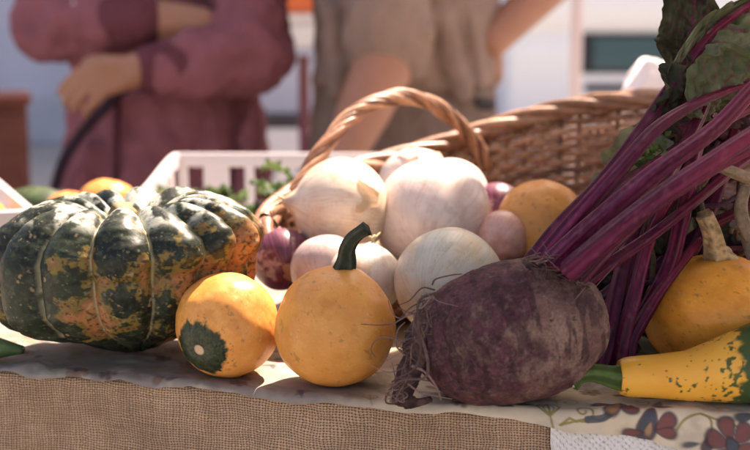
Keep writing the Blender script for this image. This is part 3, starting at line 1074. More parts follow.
# ------------------------------------------------------------------ beetroot with its stalks and leaves
bc, _ = rest(508, 333, 71, .97)
KB = ppm(bc)
org = np.array([bc[0], bc[1], 0])
beet = thing('beetroot', 'big dusty purple beetroot lying with whiskery root and long purple stalks', 'beetroot', org)
th, ph = ball(300, 460)
e_ = .86


def spow(x, e):
    return np.sign(x) * np.abs(x) ** e


D = np.stack([spow(np.sin(th), e_) * np.cos(ph), spow(np.sin(th), e_) * np.sin(ph), spow(np.cos(th), .90)], -1)
la, lb = 96 / KB, 71 / KB
wax = D[..., 2]                                     # -1 tail .. 1 crown
V = np.stack([D[..., 0] * lb, D[..., 1] * lb, D[..., 2] * la], -1)
V[..., :2] *= (1 + .06 * wax - .07 * sm(.55, 1.0, wax))[..., None]
n1 = fbm(D, 2.2, 3, 41) - .5
ringw = fbm(np.stack([wax * 16 + n1 * 3, D[..., 0] * 1.2, D[..., 1] * 1.2], -1), 1, 3, 42) - .5
pit = sm(.72, .84, fbm(D, 17, 3, 43))
V *= (1 + .085 * n1 + .018 * ringw - .014 * pit + .010 * (fbm(D, 40, 3, 44) - .5) + .05 * np.exp(-((wax - .98) / .10) ** 2))[..., None]
Vw = place(V, (.955, -.04, .20), bc, .4)
dust = fbm(Vw, 34, 5, 45)
dust2 = fbm(Vw, 150, 4, 46)
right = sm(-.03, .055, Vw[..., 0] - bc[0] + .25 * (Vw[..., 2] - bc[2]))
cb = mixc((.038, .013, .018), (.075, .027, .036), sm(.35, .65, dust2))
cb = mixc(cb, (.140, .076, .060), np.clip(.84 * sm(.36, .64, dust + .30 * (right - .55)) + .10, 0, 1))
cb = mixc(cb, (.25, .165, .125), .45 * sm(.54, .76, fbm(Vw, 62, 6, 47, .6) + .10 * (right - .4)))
cb = mixc(cb, (.030, .012, .016), .65 * sm(.55, .66, fbm(np.stack([wax * 13 + n1 * 3, D[..., 0] * 2, D[..., 1] * 2], -1), 1, 4, 48)))
cb = mixc(cb, (.030, .014, .015), .6 * pit)
cb = cb * (1 + .55 * (fbm(Vw * np.array([1, 1, 1.0]), 190, 5, 52, .75) - .5))[..., None]
cb = mixc(cb, (.20, .14, .11), .35 * sm(.52, .80, fbm(Vw, 260, 5, 49, .7)))
bb = MB()
bb.grid(Vw, cb, wrap=True, caps=True)
bb.build('root', M['beet'], beet, org)
# tap root bending down at the left, and its whiskers
RC = lambda P, t_, ph: mixc(mixc((.022, .011, .013), (.085, .048, .040), sm(.38, .66, fbm(P, 120, 4, 3))), (.03, .012, .015), .6 * sm(.55, .7, fbm(P, 300, 2, 5)))
tr = MB()
tr.tube(pxpath([(466, 332, .815), (440, 326, .812), (424, 332, .806), (415, 350, .798), (410, 370, .794), (404, 388, .793), (402, 399, .795), (414, 402, .795), (430, 400, .796)]),
        [.022, .0165, .0110, .0088, .0080, .0066, .0048, .0034, .0020], 40, n=90, C=RC, ridge=(3, .08))
P_ = tr.v[-1]
tr.v[-1] = P_ + .0052 * (fbm(P_, 170, 3, 4) - .5)[:, None] * np.array([1.4, .5, .8])
tr.build('tap_root', M['beet'], beet, org)
wk = MB()
rs = np.random.default_rng(3)


def whisk(pts, r=.0006, n=26):
    wk.tube(pxpath(pts), np.linspace(r, r * .55, len(pts)), 6, n=n, C=mixc((.060, .032, .030), (.20, .125, .11), rs.random()))


whisk([(440, 292, .775), (420, 300, .768), (418, 325, .762), (421, 350, .760), (415, 368, .760), (398, 378, .764), (392, 382, .77)], .0011, 50)
whisk([(428, 300, .775), (415, 320, .766), (424, 345, .760), (428, 365, .757), (424, 378, .757), (402, 380, .765), (388, 392, .768), (386, 402, .775), (394, 404, .775)], .0012, 60)
whisk([(412, 366, .764), (425, 372, .757), (437, 388, .757), (441, 400, .766)], .0010, 30)
whisk([(405, 355, .770), (396, 345, .772), (398, 330, .780), (405, 322, .785)], .0007)
whisk([(425, 300, .780), (410, 308, .785), (396, 322, .79), (380, 325, .80), (361, 324, .81)], .0005)
whisk([(415, 310, .785), (400, 318, .79), (392, 312, .80), (388, 300, .81)], .0005)
whisk([(405, 342, .775), (385, 337, .79), (375, 341, .795), (371, 350, .80), (376, 358, .80)], .0005)
whisk([(435, 290, .782), (422, 288, .78), (410, 300, .785), (399, 305, .79)], .0006)
whisk([(408, 384, .77), (420, 392, .765), (436, 396, .768), (452, 399, .772)], .0008)
whisk([(432, 285, .785), (436, 279, .785), (452, 275, .785), (462, 274, .79)], .0006)
for k in range(64):
    t_ = rs.uniform(0, 1)
    px, py = np.interp(t_, [0, .4, 1], [432, 409, 401]), np.interp(t_, [0, .4, 1], [295, 350, 398])
    dx, dy = rs.normal(-3, 10), rs.normal(3, 9)
    y0 = .772 + rs.uniform(-.004, .006)
    whisk([(px, py, y0), (px + dx * .6 + rs.normal(0, 4), py + dy * .5 + rs.normal(0, 4), y0 - .006), (px + dx * 1.3 + rs.normal(0, 5), min(py + dy * 1.4, 402), y0 - .003 + rs.normal(0, .004))], rs.uniform(.00035, .0006), 14)
# frayed fibres round the crown
for k in range(46):
    a = rs.uniform(0, 1)
    px, py = np.interp(a, [0, .5, 1], [524, 556, 590]), np.interp(a, [0, .5, 1], [259, 268, 292])
    whisk([(px, py, .800), (px + rs.normal(3, 8), py - rs.uniform(-2, 8), .790 + rs.normal(0, .006)), (px + rs.normal(7, 14), py + rs.normal(0, 9), .787 + rs.normal(0, .008))], rs.uniform(.0003, .0006), 14)
wk.build('whisker_roots', M['root'], beet, org)


def stalkcol(seed, light=1.0, green=0.0):
    def fn(P, t_, ph):
        st = fbm(np.stack([np.cos(ph) * 5, np.sin(ph) * 5, t_ * 3], -1), 1.6, 3, seed)
        b = mixc((.046, .004, .017), (.112, .012, .042), sm(.34, .64, st))
        b = mixc(b, (.20, .020, .040), .6 * sm(.35, .95, t_))
        b = mixc(b, (.30, .10, .15), .18 * sm(.58, .70, fbm(P, 330, 3, seed + 1)))
        b = mixc(b, (.045, .012, .022), .75 * sm(.56, .72, fbm(np.stack([np.cos(ph) * 7, np.sin(ph) * 7, t_ * 2], -1), 1.5, 2, seed + 4)))
        if green:
            b = mixc(b, (.12, .12, .04), green * sm(.3, 1, t_))
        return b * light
    return fn


def stalk(parent, org, pts, rads, seed, light=1.0, name='stalk', green=0.0, flat=.86):
    sb = MB()
    sb.tube(pxpath(pts), rads, 28, n=70, ridge=(5, .12), C=stalkcol(seed, light, green), flat=flat)
    return sb.build(name, M['stalk'], parent, org)


def leaf(spine, half, side, seed, cols, ruffle=.010, cup=.25, taper=.75, n=90, m=46, vein=True, lean=1.0):
    """crinkled blade along a spine; side = direction across the blade"""
    S_ = smooth_path(np.asarray(spine, float), n)
    Tg = np.gradient(S_, axis=0)
    Tg /= np.linalg.norm(Tg, axis=1)[:, None]
    side = np.asarray(side, float)
    B = side[None] - Tg * (Tg @ side)[:, None]
    B /= np.linalg.norm(B, axis=1)[:, None]
    N = np.cross(Tg, B)
    t_ = np.linspace(0, 1, n)[:, None] * np.ones((1, m))
    w = np.linspace(-1, 1, m)[None] * np.ones((n, 1))
    env = np.sin(math.pi * np.clip(t_, 0, 1) ** taper) ** .7 * (1 + .22 * (fbm(np.stack([t_ * 6, np.sign(w), w * 0], -1), 1, 3, seed) - .5) * 2)
    off = w * half * env * np.where(w < 0, lean, 1.0)
    hgt = -cup * half * env * np.abs(w) ** 1.6 + ruffle * np.abs(w) ** 1.5 * (fbm(np.stack([t_ * 9, w * 1.5, w * 0], -1), 1, 2, seed + 1) - .5) * 3 \
        + .0075 * (fbm(np.stack([t_ * 16, w * 6, w * 0], -1), 1, 3, seed + 2) - .5) * 2
    P = S_[:, None] + off[..., None] * B[:, None] + hgt[..., None] * N[:, None]
    c1, c2, cv = [np.array(x) for x in cols]
    C = mixc(c1, c2, sm(.3, .7, fbm(P, 45, 4, seed + 3)))
    if vein:
        vv = np.abs(np.mod(t_ * 7 - np.abs(w) * 1.6 * (1 + .2 * np.sin(t_ * 9)) + .15 * (fbm(P, 60, 2, seed) - .5), 1.0) - .5)
        C = mixc(C, cv, .75 * sm(.075, .03, vv) * sm(1.0, .4, np.abs(w)))
        C = mixc(C, cv, sm(.07, .03, np.abs(w)))
        P = P + (N[:, None] * (.0016 * sm(.16, .02, vv))[..., None])
    mb = MB()
    mb.grid(P, C)
    return mb


OLV = ((.090, .100, .048), (.185, .185, .105), (.20, .030, .065))
DOL = ((.026, .028, .015), (.060, .055, .032), (.10, .022, .042))
PUR = ((.060, .022, .032), (.105, .055, .048), (.16, .03, .06))
# the three long stalks and the ones behind them
S1 = [(531, 262, .815), (560, 226, .825), (600, 184, .845), (640, 132, .870), (663, 98, .885), (682, 72, .895), (707, 38, .905), (732, 17, .912), (765, -4, .92), (800, -20, .93)]
stalk(beet, org, S1, [.0070, .0064, .0060, .0056, .0052, .0050, .0040, .0032, .0024, .0012], 51)
stalk(beet, org, [(540, 263, .803), (565, 232, .806), (596, 196, .812), (625, 163, .822), (655, 130, .835), (690, 107, .85), (725, 92, .868), (765, 80, .878), (800, 72, .885)], [.0074, .0068, .0063, .0058, .0052, .0042, .0030, .002, .001], 52, .95)
stalk(beet, org, [(550, 265, .793), (578, 238, .792), (620, 202, .794), (656, 172, .798), (690, 148, .803), (720, 124, .81), (762, 80, .82), (800, 50, .83)], [.0080, .0076, .0072, .0068, .0064, .0060, .0054, .004], 53, 1.05)
stalk(beet, org, [(566, 272, .782), (590, 252, .776), (630, 219, .770), (672, 188, .766), (710, 163, .764), (745, 140, .764), (790, 112, .766)], [.0078, .0074, .0070, .0066, .0063, .0060, .0055], 54, 1.0)
stalk(beet, org, [(548, 264, .812), (585, 225, .826), (618, 190, .84), (655, 165, .86), (690, 140, .88), (735, 108, .9)], [.0075, .007, .0062, .0055, .0045, .003], 55, .8)
stalk(beet, org, [(575, 282, .806), (600, 255, .812), (640, 215, .83), (668, 175, .85), (700, 115, .875), (720, 60, .89)], [.0065, .006, .0055, .005, .0045, .003], 57, .7)
for k, (pts, r_) in enumerate([([(536, 262, .822), (570, 222, .835), (610, 172, .86), (650, 120, .885), (690, 80, .91)], .0050),
                               ([(560, 268, .800), (600, 226, .805), (640, 192, .812), (684, 150, .83), (730, 118, .85), (780, 96, .87)], .0052),
                               ([(572, 276, .790), (612, 240, .786), (655, 206, .784), (700, 178, .785), (735, 158, .79), (790, 132, .80)], .0046),
                               ([(580, 286, .815), (612, 262, .83), (650, 236, .85), (690, 205, .87), (745, 160, .90), (790, 130, .92)], .0046)]):
    stalk(beet, org, pts, np.linspace(r_ * 1.15, r_ * .7, len(pts)), 90 + k, .8)
# crown knob where the stalks meet the root
kb = MB()
kb.tube(pxpath([(540, 282, .812), (548, 272, .805), (556, 262, .803)]), [.019, .0155, .009], 30, n=20, C=RC)
P_ = kb.v[-1]
kb.v[-1] = P_ + .004 * (fbm(P_, 150, 3, 4) - .5)[:, None]
kb.build('crown', M['beet'], beet, org)
# blades carried by the stalks
sp = pxpath([(672, 86, .893), (684, 68, .897), (707, 36, .905), (732, 15, .912), (765, -6, .92), (800, -24, .93)])
leaf(sp, .040, (.60, -.30, -.62), 61, OLV, ruffle=.010, cup=.18, taper=.55, lean=.25).build('leaf', M['leaf'], beet, org)
sp = pxpath([(684, 84, .915), (690, 55, .925), (692, 25, .93), (699, -10, .935), (712, -50, .94)])
leaf(sp, .022, (.8, -.4, .2), 62, DOL, ruffle=.012, cup=.5).build('leaf', M['leaf'], beet, org)
sp = pxpath([(690, 112, .86), (712, 96, .868), (740, 84, .875), (775, 74, .88), (810, 70, .89)])
leaf(sp, .030, (.1, -.45, .9), 63, OLV, ruffle=.010, cup=.35).build('leaf', M['leaf'], beet, org)
sp = pxpath([(655, 128, .875), (680, 106, .885), (702, 92, .89), (726, 86, .895), (760, 92, .9)])
leaf(sp, .026, (-.2, -.4, .9), 64, DOL, ruffle=.016, cup=.5).build('leaf', M['leaf'], beet, org)
sp = pxpath([(715, 60, .93), (735, 62, .93), (755, 66, .93), (790, 80, .94)])
leaf(sp, .045, (.2, -.2, .95), 65, OLV, ruffle=.012, cup=.4).build('leaf', M['leaf'], beet, org)

# a second bunch standing behind: stalks going down between the beetroot and the gourds, wilted dark leaves
org2 = at(640, 330, .90)
org2[2] = 0
b2 = thing('beet_greens', 'tangled bunch of purple beet stalks and wilted dark leaves behind the gourds', 'beet greens', org2)
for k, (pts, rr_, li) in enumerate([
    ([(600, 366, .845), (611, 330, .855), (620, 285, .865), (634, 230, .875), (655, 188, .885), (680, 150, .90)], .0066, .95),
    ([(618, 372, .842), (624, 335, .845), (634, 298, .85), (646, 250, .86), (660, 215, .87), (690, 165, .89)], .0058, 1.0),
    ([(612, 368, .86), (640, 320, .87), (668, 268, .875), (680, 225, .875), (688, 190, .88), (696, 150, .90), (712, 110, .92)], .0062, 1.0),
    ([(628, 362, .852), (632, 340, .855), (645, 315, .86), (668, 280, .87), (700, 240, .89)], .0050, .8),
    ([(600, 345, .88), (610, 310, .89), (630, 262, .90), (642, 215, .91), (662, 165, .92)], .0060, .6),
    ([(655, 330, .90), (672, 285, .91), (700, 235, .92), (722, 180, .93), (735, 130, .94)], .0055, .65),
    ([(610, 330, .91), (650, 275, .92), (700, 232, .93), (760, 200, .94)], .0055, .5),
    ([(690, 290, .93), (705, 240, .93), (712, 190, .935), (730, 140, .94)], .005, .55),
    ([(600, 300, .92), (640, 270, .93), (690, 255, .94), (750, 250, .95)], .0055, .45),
]):
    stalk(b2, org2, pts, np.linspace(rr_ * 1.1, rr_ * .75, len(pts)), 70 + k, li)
rs = np.random.default_rng(12)
for k in range(38):
    px, py = rs.uniform(590, 790), rs.uniform(120, 330)
    if py < 150 and px < 690:
        py += 60
    Y = rs.uniform(.925, 1.02)
    if px < 640 and py < 240:
        px += 60
    a = rs.uniform(-.6, 1.9)
    L_ = rs.uniform(.05, .10)
    d = np.array([math.cos(a), rs.uniform(-.3, .3), math.sin(a)])
    p0 = at(px, py, Y) - d * L_ / 2
    sp = np.array([p0 + d * L_ * q + np.array([0, 0, -.02 * q * q]) + rs.normal(0, .006, 3) for q in (0, .33, .66, 1)])
    sp[:, 2] = np.maximum(sp[:, 2], .018)
    sd = np.array([-math.sin(a), rs.uniform(-.6, .1), math.cos(a)])
    leaf(sp, rs.uniform(.016, .032), sd, 100 + k, [DOL, PUR, DOL, OLV][k % 4] if k % 9 else OLV, ruffle=.016, cup=.6, n=46, m=24).build('leaf', M['leaf'], b2, org2)
for k in range(26):
    px, py = rs.uniform(600, 760), rs.uniform(165, 320)
    Y = rs.uniform(.885, .95)
    a = rs.uniform(.2, 2.0)
    L_ = rs.uniform(30, 75)
    pts = [(px - L_ * math.cos(a) / 2, py + L_ * math.sin(a) / 2, Y), (px + rs.normal(0, 4), py + rs.normal(0, 4), Y + rs.normal(0, .006)), (px + L_ * math.cos(a) / 2, py - L_ * math.sin(a) / 2, Y + .01)]
    sb = MB()
    c0 = [(.10, .02, .04), (.12, .08, .045), (.06, .018, .03), (.17, .11, .06)][k % 4]
    sb.tube(pxpath(pts), [.0022, .0020, .0016], 8, n=16, C=lambda P, t_, ph, c0=c0: mixc(np.array(c0), np.array(c0) * .5, fbm(P, 200, 2, 3)))
    sb.build('stalk', M['dry'], b2, org2)


# sprig of parsley between the stalks
def sprig(parent, org, p0, d, n_l, size, seed, cols, name='frond'):
    rs = np.random.default_rng(seed)
    mb = MB()
    for k in range(n_l):
        q = p0 + d * rs.random() + rs.normal(0, size * .7, 3)
        dr = rs.normal(0, 1, 3)
        dr /= np.linalg.norm(dr)
        s2 = np.cross(dr, rs.normal(0, 1, 3))
        s2 /= np.linalg.norm(s2)
        w = size * rs.uniform(.25, .5)
        l_ = size * rs.uniform(.6, 1.2)
        nn = np.cross(dr, s2) * w * .4
        V = np.array([q, q + dr * l_ * .35 + s2 * w + nn, q + dr * l_, q + dr * l_ * .35 - s2 * w + nn, q + dr * l_ * .5])
        mb.add(V, [np.array([[0, 1, 4], [1, 2, 4], [2, 3, 4], [3, 0, 4]])], mixc(np.array(cols[0]), np.array(cols[1]), rs.random()))
    return mb.build(name, M['leaf'], parent, org)


pp = at(648, 158, .868)
sprig_o = sprig(None, at(648, 158, .868), pp - np.array([.008, 0, .006]), np.array([.020, .004, .012]), 60, .0075, 5, [(.07, .13, .03), (.16, .24, .07)], name='herb_sprig')
tag(sprig_o, 'small bright green herb sprig caught between the purple stalks', 'herb sprig')

# dry husk pieces at the right edge
dh = MB()
dh.tube(pxpath([(716, 166, .835), (730, 171, .832), (745, 177, .83), (770, 186, .83)]), [.0050, .0062, .0066, .006], 16, n=24, C=lambda P, t_, ph: mixc((.34, .24, .15), (.16, .10, .06), fbm(P * np.array([1, 1, 6]), 160, 3, 2)), flat=.55, ridge=(4, .2))
dh.tube(pxpath([(722, 167, .830), (710, 170, .828), (702, 178, .828)]), [.0020, .0012, .0005], 8, n=12, C=(.34, .24, .15))
tag(dh.build('dried_stem', M['dry'], None, at(735, 172, .83)), 'tan dried stem lying flat on the tangled beet greens at the right edge', 'dried stem', 'dried stems among the greens')
dh = MB()
dh.tube(pxpath([(746, 186, .855), (741, 205, .852), (743, 222, .85), (752, 240, .85)]), [.0040, .0045, .0050, .005], 14, n=22, C=lambda P, t_, ph: mixc((.26, .18, .12), (.12, .08, .05), fbm(P, 200, 3, 2)), ridge=(4, .15))
tag(dh.build('dried_stem', M['dry'], None, at(743, 210, .85)), 'brown upright dried stem below the tan one', 'dried stem', 'dried stems among the greens')
dh = MB()
dh.tube(pxpath([(731, 223, .872), (742, 228, .868), (760, 236, .865)]), [.0045, .006, .007], 14, n=20, C=lambda P, t_, ph: mixc((.20, .17, .15), (.09, .07, .06), fbm(P, 200, 3, 2)), flat=.5, ridge=(4, .15))
dh.tube(pxpath([(745, 232, .866), (748, 244, .866), (752, 258, .866)]), [.005, .004, .004], 12, n=14, C=(.11, .09, .08))
tag(dh.build('dried_stem', M['dry'], None, at(743, 232, .865)), 'grey brown broken dried stem beside the squat gourd stem', 'dried stem', 'dried stems among the greens')

# ------------------------------------------------------------------ wicker basket
RIMP = [(265, 229, 1.045), (292, 199, 1.12), (330, 180, 1.20), (378, 166, 1.27), (440, 148, 1.32), (500, 128, 1.35), (560, 112, 1.36), (620, 104, 1.345), (680, 101, 1.30)]
rimw = pxpath(RIMP)
rimw = np.vstack([rimw, [[.385, 1.20, .175], [.38, 1.11, .145], [.31, 1.045, .10], [.20, 1.015, .055], [.10, 1.010, .045], [.0, 1.010, .045], [-.07, 1.012, .055]]])
closed = np.vstack([rimw[-2:], rimw, rimw[:2]])
full = smooth_path(closed, (len(closed) - 1) * 40 + 1)
rim = full[80:80 + len(rimw) * 40 + 1]
seglen = np.concatenate([[0], np.cumsum(np.linalg.norm(np.diff(rim, axis=0), axis=1))])
NS = 66                                           # upright stakes
FINE = 10
tpar = np.linspace(0, seglen[-1], NS * FINE, endpoint=False)
rim = np.stack([np.interp(tpar, seglen, rim[:, k]) for k in range(3)], 1)
cen = rim.mean(0)
base = cen[None] + (rim - cen[None]) * np.array([.74, .74, 0])
base[:, 2] = .006
base[:, 2] = .006
org = np.array([cen[0], cen[1], 0])
basket = thing('wicker_basket', 'brown wicker basket with a twisted arched handle, holding onions and a gourd', 'basket', org)
CANE = [np.array(x) for x in ((.29, .140, .080), (.21, .095, .052), (.38, .205, .125), (.14, .060, .034), (.27, .130, .074))]
outv = rim - cen[None]
outv[:, 2] = 0
outv /= np.linalg.norm(outv, axis=1)[:, None]


def wallpt(f):
    b = np.sin(f * math.pi) * .012
    return base * (1 - f) + rim * f + outv * b


wv = MB()
NR = 19
idx = np.arange(NS * FINE)
rs = np.random.default_rng(2)
for k in range(NR):
    f = (k + .6) / (NR + .2)
    jit = .12 / NR * (fbm(np.stack([idx * .09, idx * 0 + k, idx * 0], -1), 1, 2, k) - .5) * 2
    P = base * (1 - f - jit)[:, None] + rim * (f + jit)[:, None] + outv * (np.sin(f * math.pi) * .012)
    P = P + outv * (.0036 * np.cos(math.pi * idx / FINE + math.pi * k))[:, None]
    c0 = CANE[rs.integers(0, 5)]
    cc = mixc(c0, c0 * 1.35, fbm(np.stack([idx * .02, idx * 0 + k * 3, idx * 0], -1), 1, 3, 5))
    hgt = np.linalg.norm(rim - base, axis=1) / NR * .44
    P = np.vstack([P, P[:1]])
    wv.tube(P, np.append(hgt, hgt[:1]).clip(.0012, .0046), 8, C=np.vstack([cc, cc[:1]]), cap=False)
wv.build('wall', M['wicker'], basket, org)
sk = MB()
for k in range(NS):
    i0 = k * FINE
    pts = np.array([base[i0] * (1 - f) + rim[i0] * f + outv[i0] * math.sin(f * math.pi) * .012 for f in np.linspace(0, .99, 9)])
    sk.tube(pts, .0030, 7, C=CANE[k % 5] * .9)
sk.build('stakes', M['wicker'], basket, org)
rb = MB()
for k in range(4):                                # twisted border
    tw = idx * (2 * math.pi / (FINE * 9.0)) + k * math.pi / 2
    P = rim + outv * (.0058 * np.cos(tw))[:, None] + np.array([0, 0, 1])[None] * (.0062 * np.sin(tw) + .003)[:, None]
    P = np.vstack([P, P[:1]])
    c0 = CANE[[0, 2, 4, 1][k]]
    rb.tube(P, .0056, 10, C=c0, cap=False)
rb.build('rim', M['wicker'], basket, org)
bs = MB()
bs.add(np.vstack([base, [[cen[0], cen[1], .006]]]), [np.stack([idx, np.roll(idx, -1), np.full_like(idx, len(idx))], 1)], CANE[3])
bs.build('bottom', M['wicker'], basket, org)
hp = pxpath([(280, 222, 1.085), (289, 205, 1.10), (303, 180, 1.12), (322, 151, 1.14), (348, 119, 1.17), (376, 102, 1.195), (404, 97, 1.22), (432, 104, 1.25), (456, 121, 1.285), (474, 142, 1.315), (488, 166, 1.335)])
hp = smooth_path(hp, 220)
Tg = np.gradient(hp, axis=0)
Tg /= np.linalg.norm(Tg, axis=1)[:, None]
N0 = np.cross(Tg, np.array([.3, -1, .1]))
N0 /= np.linalg.norm(N0, axis=1)[:, None]
B0 = np.cross(Tg, N0)
hb = MB()
q_ = np.arange(220)
for k in range(8):
    tw = q_ * .094 + k * math.pi / 4 + .12 * math.sin(k * 2.1)
    P = hp + (.0052 + .0006 * math.sin(k * 1.7)) * (np.cos(tw)[:, None] * N0 + np.sin(tw)[:, None] * B0)
    c0 = CANE[[0, 3, 2, 1, 4, 0, 3, 2][k]]
    hb.tube(P, .0028 + .0003 * (k % 3), 9, C=mixc(c0, c0 * 1.3, fbm(np.stack([q_ * .06, q_ * 0 + k, q_ * 0], -1), 1, 2, 3)))
hb.tube(hp, .0046, 8, C=CANE[3])
hb.build('handle', M['wicker'], basket, org)

# ------------------------------------------------------------------ crates and produce behind
PW = (.60, .54, .54)


def crate(c, rotz, wx, wy, h, lowf, label, rail=.019, cols=PW, front=None):
    Mx = Matrix.Translation(Vector(c)) @ Matrix.Rotation(rotz, 4, 'Z')
    o = thing('plastic_crate', label, 'crate', c, 'white plastic crates on the table')
    oo = np.array(c)
    b = MB()
    b.box((-wx / 2, -wy / 2, .003), (wx / 2, wy / 2, .008), cols, Mx, .001)
    b.build('bottom', M['plastic'], o, oo, False)
    # back panel: rail, posts, lower rail
    for yb, hh, nm in ((wy / 2 - .008, h, 'back_panel'), (-wy / 2, front or lowf, 'front_panel')):
        b = MB()
        b.box((-wx / 2, yb, hh - rail), (wx / 2, yb + .008, hh), cols, Mx, .0015)
        b.box((-wx / 2, yb, .0085), (wx / 2, yb + .008, .026), cols, Mx, .0015)
        xs_ = np.linspace(-wx / 2 + .012, wx / 2 - .012, 7)
        for k, x_ in enumerate(xs_):
            w_ = .017 if k in (1, 5) else .006
            b.box((x_ - w_, yb + .001, .0255), (x_ + w_, yb + .007, hh - rail + .001), cols, Mx)
        b.build(nm, M['plastic'], o, oo, False)
    for sx in (-1, 1):
        b = MB()
        x0 = sx * (wx / 2 - .004)
        ysl = np.linspace(-wy / 2 + .0085, wy / 2 - .0085, 12)
        top = lowf + (h - lowf) * sm(-wy / 2, wy / 2, ysl)
        for lo, hi in ((top - rail, top), (np.full(12, .009), np.full(12, .026))):
            V = []
            for y_, a_, b_ in zip(ysl, lo, hi):
                V.append([[x0 - .004, y_, a_], [x0 + .004, y_, a_], [x0 + .004, y_, b_], [x0 - .004, y_, b_]])
            V = np.array(V)
            W = V.reshape(-1, 3) @ np.array(Mx.to_3x3()).T + np.array(Mx.translation)
            b.grid(W.reshape(V.shape), cols, wrap=True, caps=True)
        for k in (2, 4, 7, 9):
            b.box((x0 - .003, ysl[k] - .008, .0255), (x0 + .003, ysl[k] + .008, top[k] - rail + .002), cols, Mx)
        b.build('side_panel', M['plastic'], o, oo, False)
    return o


crate((-.130, 1.545, 0), R(-1.5), .30, .26, .099, .072, 'white plastic crate of greens behind the pumpkin, under the basket handle', front=.044)
crate((-.535, 1.27, 0), R(23.8), .30, .34, .088, .086, 'white plastic crate holding orange squash at the left edge of the table', cols=(.52, .47, .46))  # this crate's white plastic is darkened to stand for shade
# greens inside the crate
def greens(c, ext, n, size, seed, label, cols):
    o = sprig(None, np.array([c[0], c[1], .01]), np.array(c) - np.array(ext) / 2, np.array(ext), n, size, seed, cols, name='leafy_greens')
    return tag(o, label, 'greens')


def leafy(c, rad, n, size, seed, label):
    rs = np.random.default_rng(seed)
    mb = MB()
    for k in range(n):
        q = np.array(c) + rs.normal(0, 1, 3) * np.array(rad) * .5
        q[2] = max(q[2], .02)
        a = rs.uniform(0, 6.28)
        d = np.array([math.cos(a), math.sin(a), rs.uniform(-.2, .9)])
        d /= np.linalg.norm(d)
        sp = np.array([q + d * size * t_ + np.array([0, 0, -.35 * size * t_ * t_]) for t_ in (0, .35, .7, 1)])
        sd = np.cross(d, [0, 0, 1])
        lm = leaf(sp, size * .33, sd, seed + k, ((.035, .065, .015), (.09, .13, .04), (.11, .15, .06)), ruffle=.008, cup=.3, n=20, m=12)
        mb.add(lm.v[0], [np.array(lm.lp[0]).reshape(-1, 4)], lm.c[0])
    o = mb.build('leafy_greens', M['leaf'], None, np.array([c[0], c[1], .01]))
    return tag(o, label, 'greens')


leafy((-.095, 1.47, .048), (.07, .09, .030), 64, .05, 300, 'leafy greens heaped in the white crate behind the red onion')
leafy((-.215, 1.50, .040), (.05, .08, .03), 26, .05, 340, 'darker leafy greens in the white crate behind the pumpkin')


def small_squash(c, rx, rz, label, seed, axis=(.1, -.1, 1), shade=(.60, .22, .05)):
    o = gourd(np.array(c), rx, rz, axis, label, seed=seed, spots=.2, shade=shade, lobes=9, name='squash', cat='squash')
    return o


small_squash((-.302, 1.36, .049), .040, .049, 'orange squash rising behind the pumpkin, between the two crates', 81)
small_squash((-.352, 1.385, .040), .034, .040, 'smaller reddish orange squash to the left of the taller one', 82, shade=(.60, .18, .05))
small_squash((-.425, 1.235, .055), .052, .048, 'orange squash inside the left crate', 83, shade=(.62, .25, .06))
def courgette(pts, r, label, cols):
    mb = MB()
    n_ = len(pts)
    pr = np.array([.35] + [1] * (n_ - 2) + [.3]) * r
    mb.tube(np.array(pts), pr, 24, n=40, C=lambda P, t_, ph: mixc(np.array(cols[0]), np.array(cols[1]), sm(.4, .65, fbm(P, 90, 4, 3))), ridge=(7, .02))
    o = mb.build('courgette', M['squash'], None, np.array(pts[1]) - np.array([0, 0, r]))
    return tag(o, label, 'courgette', 'courgettes around the pumpkin')


courgette([(-.50, 1.52, .034), (-.44, 1.51, .036), (-.40, 1.50, .036), (-.345, 1.49, .032)], .032, 'dark green courgette behind the left crate and the orange squashes', ((.030, .050, .018), (.06, .085, .03)))
courgette([(-.37, .960, .011), (-.335, .935, .011), (-.305, .926, .011), (-.272, .920, .010)], .0105, 'slim green courgette poking out under the pumpkin at the left edge', ((.035, .07, .022), (.09, .13, .05)))

# white paper bag behind the basket
pb = MB()
cbag = at(655, 90, 1.55)
hN, wN = 40, 90
zz = np.linspace(.002, .222, hN)[:, None] * np.ones((1, wN))
aa = np.ones((hN, 1)) * np.linspace(0, 2 * math.pi, wN, endpoint=False)[None]
sq = (np.abs(np.cos(aa)) ** 4 + np.abs(np.sin(aa)) ** 4) ** -.25
w1 = np.interp(zz, [0, .16, .20, .222], [.052, .050, .040, .024])
Vb = np.stack([cbag[0] + .004 + w1 * sq * np.cos(aa), cbag[1] + .8 * w1 * sq * np.sin(aa), zz + .008 * np.cos(aa * 3) * sm(.15, .22, zz)], -1)
Vb += .008 * (fbm(Vb, 38, 3, 3) - .5)[..., None] * np.array([2, 2, .5])
pb.grid(Vb, (.80, .72, .72), wrap=True, caps=True)
tag(pb.build('paper_bag', M['paper'], None, np.array([cbag[0], cbag[1], 0])), 'crumpled white paper bag standing behind the basket rim', 'bag')


# ------------------------------------------------------------------ people behind the stall
def capsule(mb, a, b, ra, rb_, seg=18, n=10):
    a, b = np.asarray(a, float), np.asarray(b, float)
    d = (b - a) / (np.linalg.norm(b - a) + 1e-9)
    k = np.linspace(-1, 0, 6)
    pts = [a + d * ra * math.sin(x * math.pi / 2) for x in k] + [a + (b - a) * t_ for t_ in np.linspace(.1, .9, n)] + [b + d * rb_ * math.sin(x * math.pi / 2) for x in np.linspace(0, 1, 6)]
    rad = [max(ra * math.cos(x * math.pi / 2), .001) for x in k] + [ra + (rb_ - ra) * t_ for t_ in np.linspace(.1, .9, n)] + [max(rb_ * math.cos(x * math.pi / 2), .001) for x in np.linspace(0, 1, 6)]
    mb.tube(np.array(pts), np.array(rad), seg)


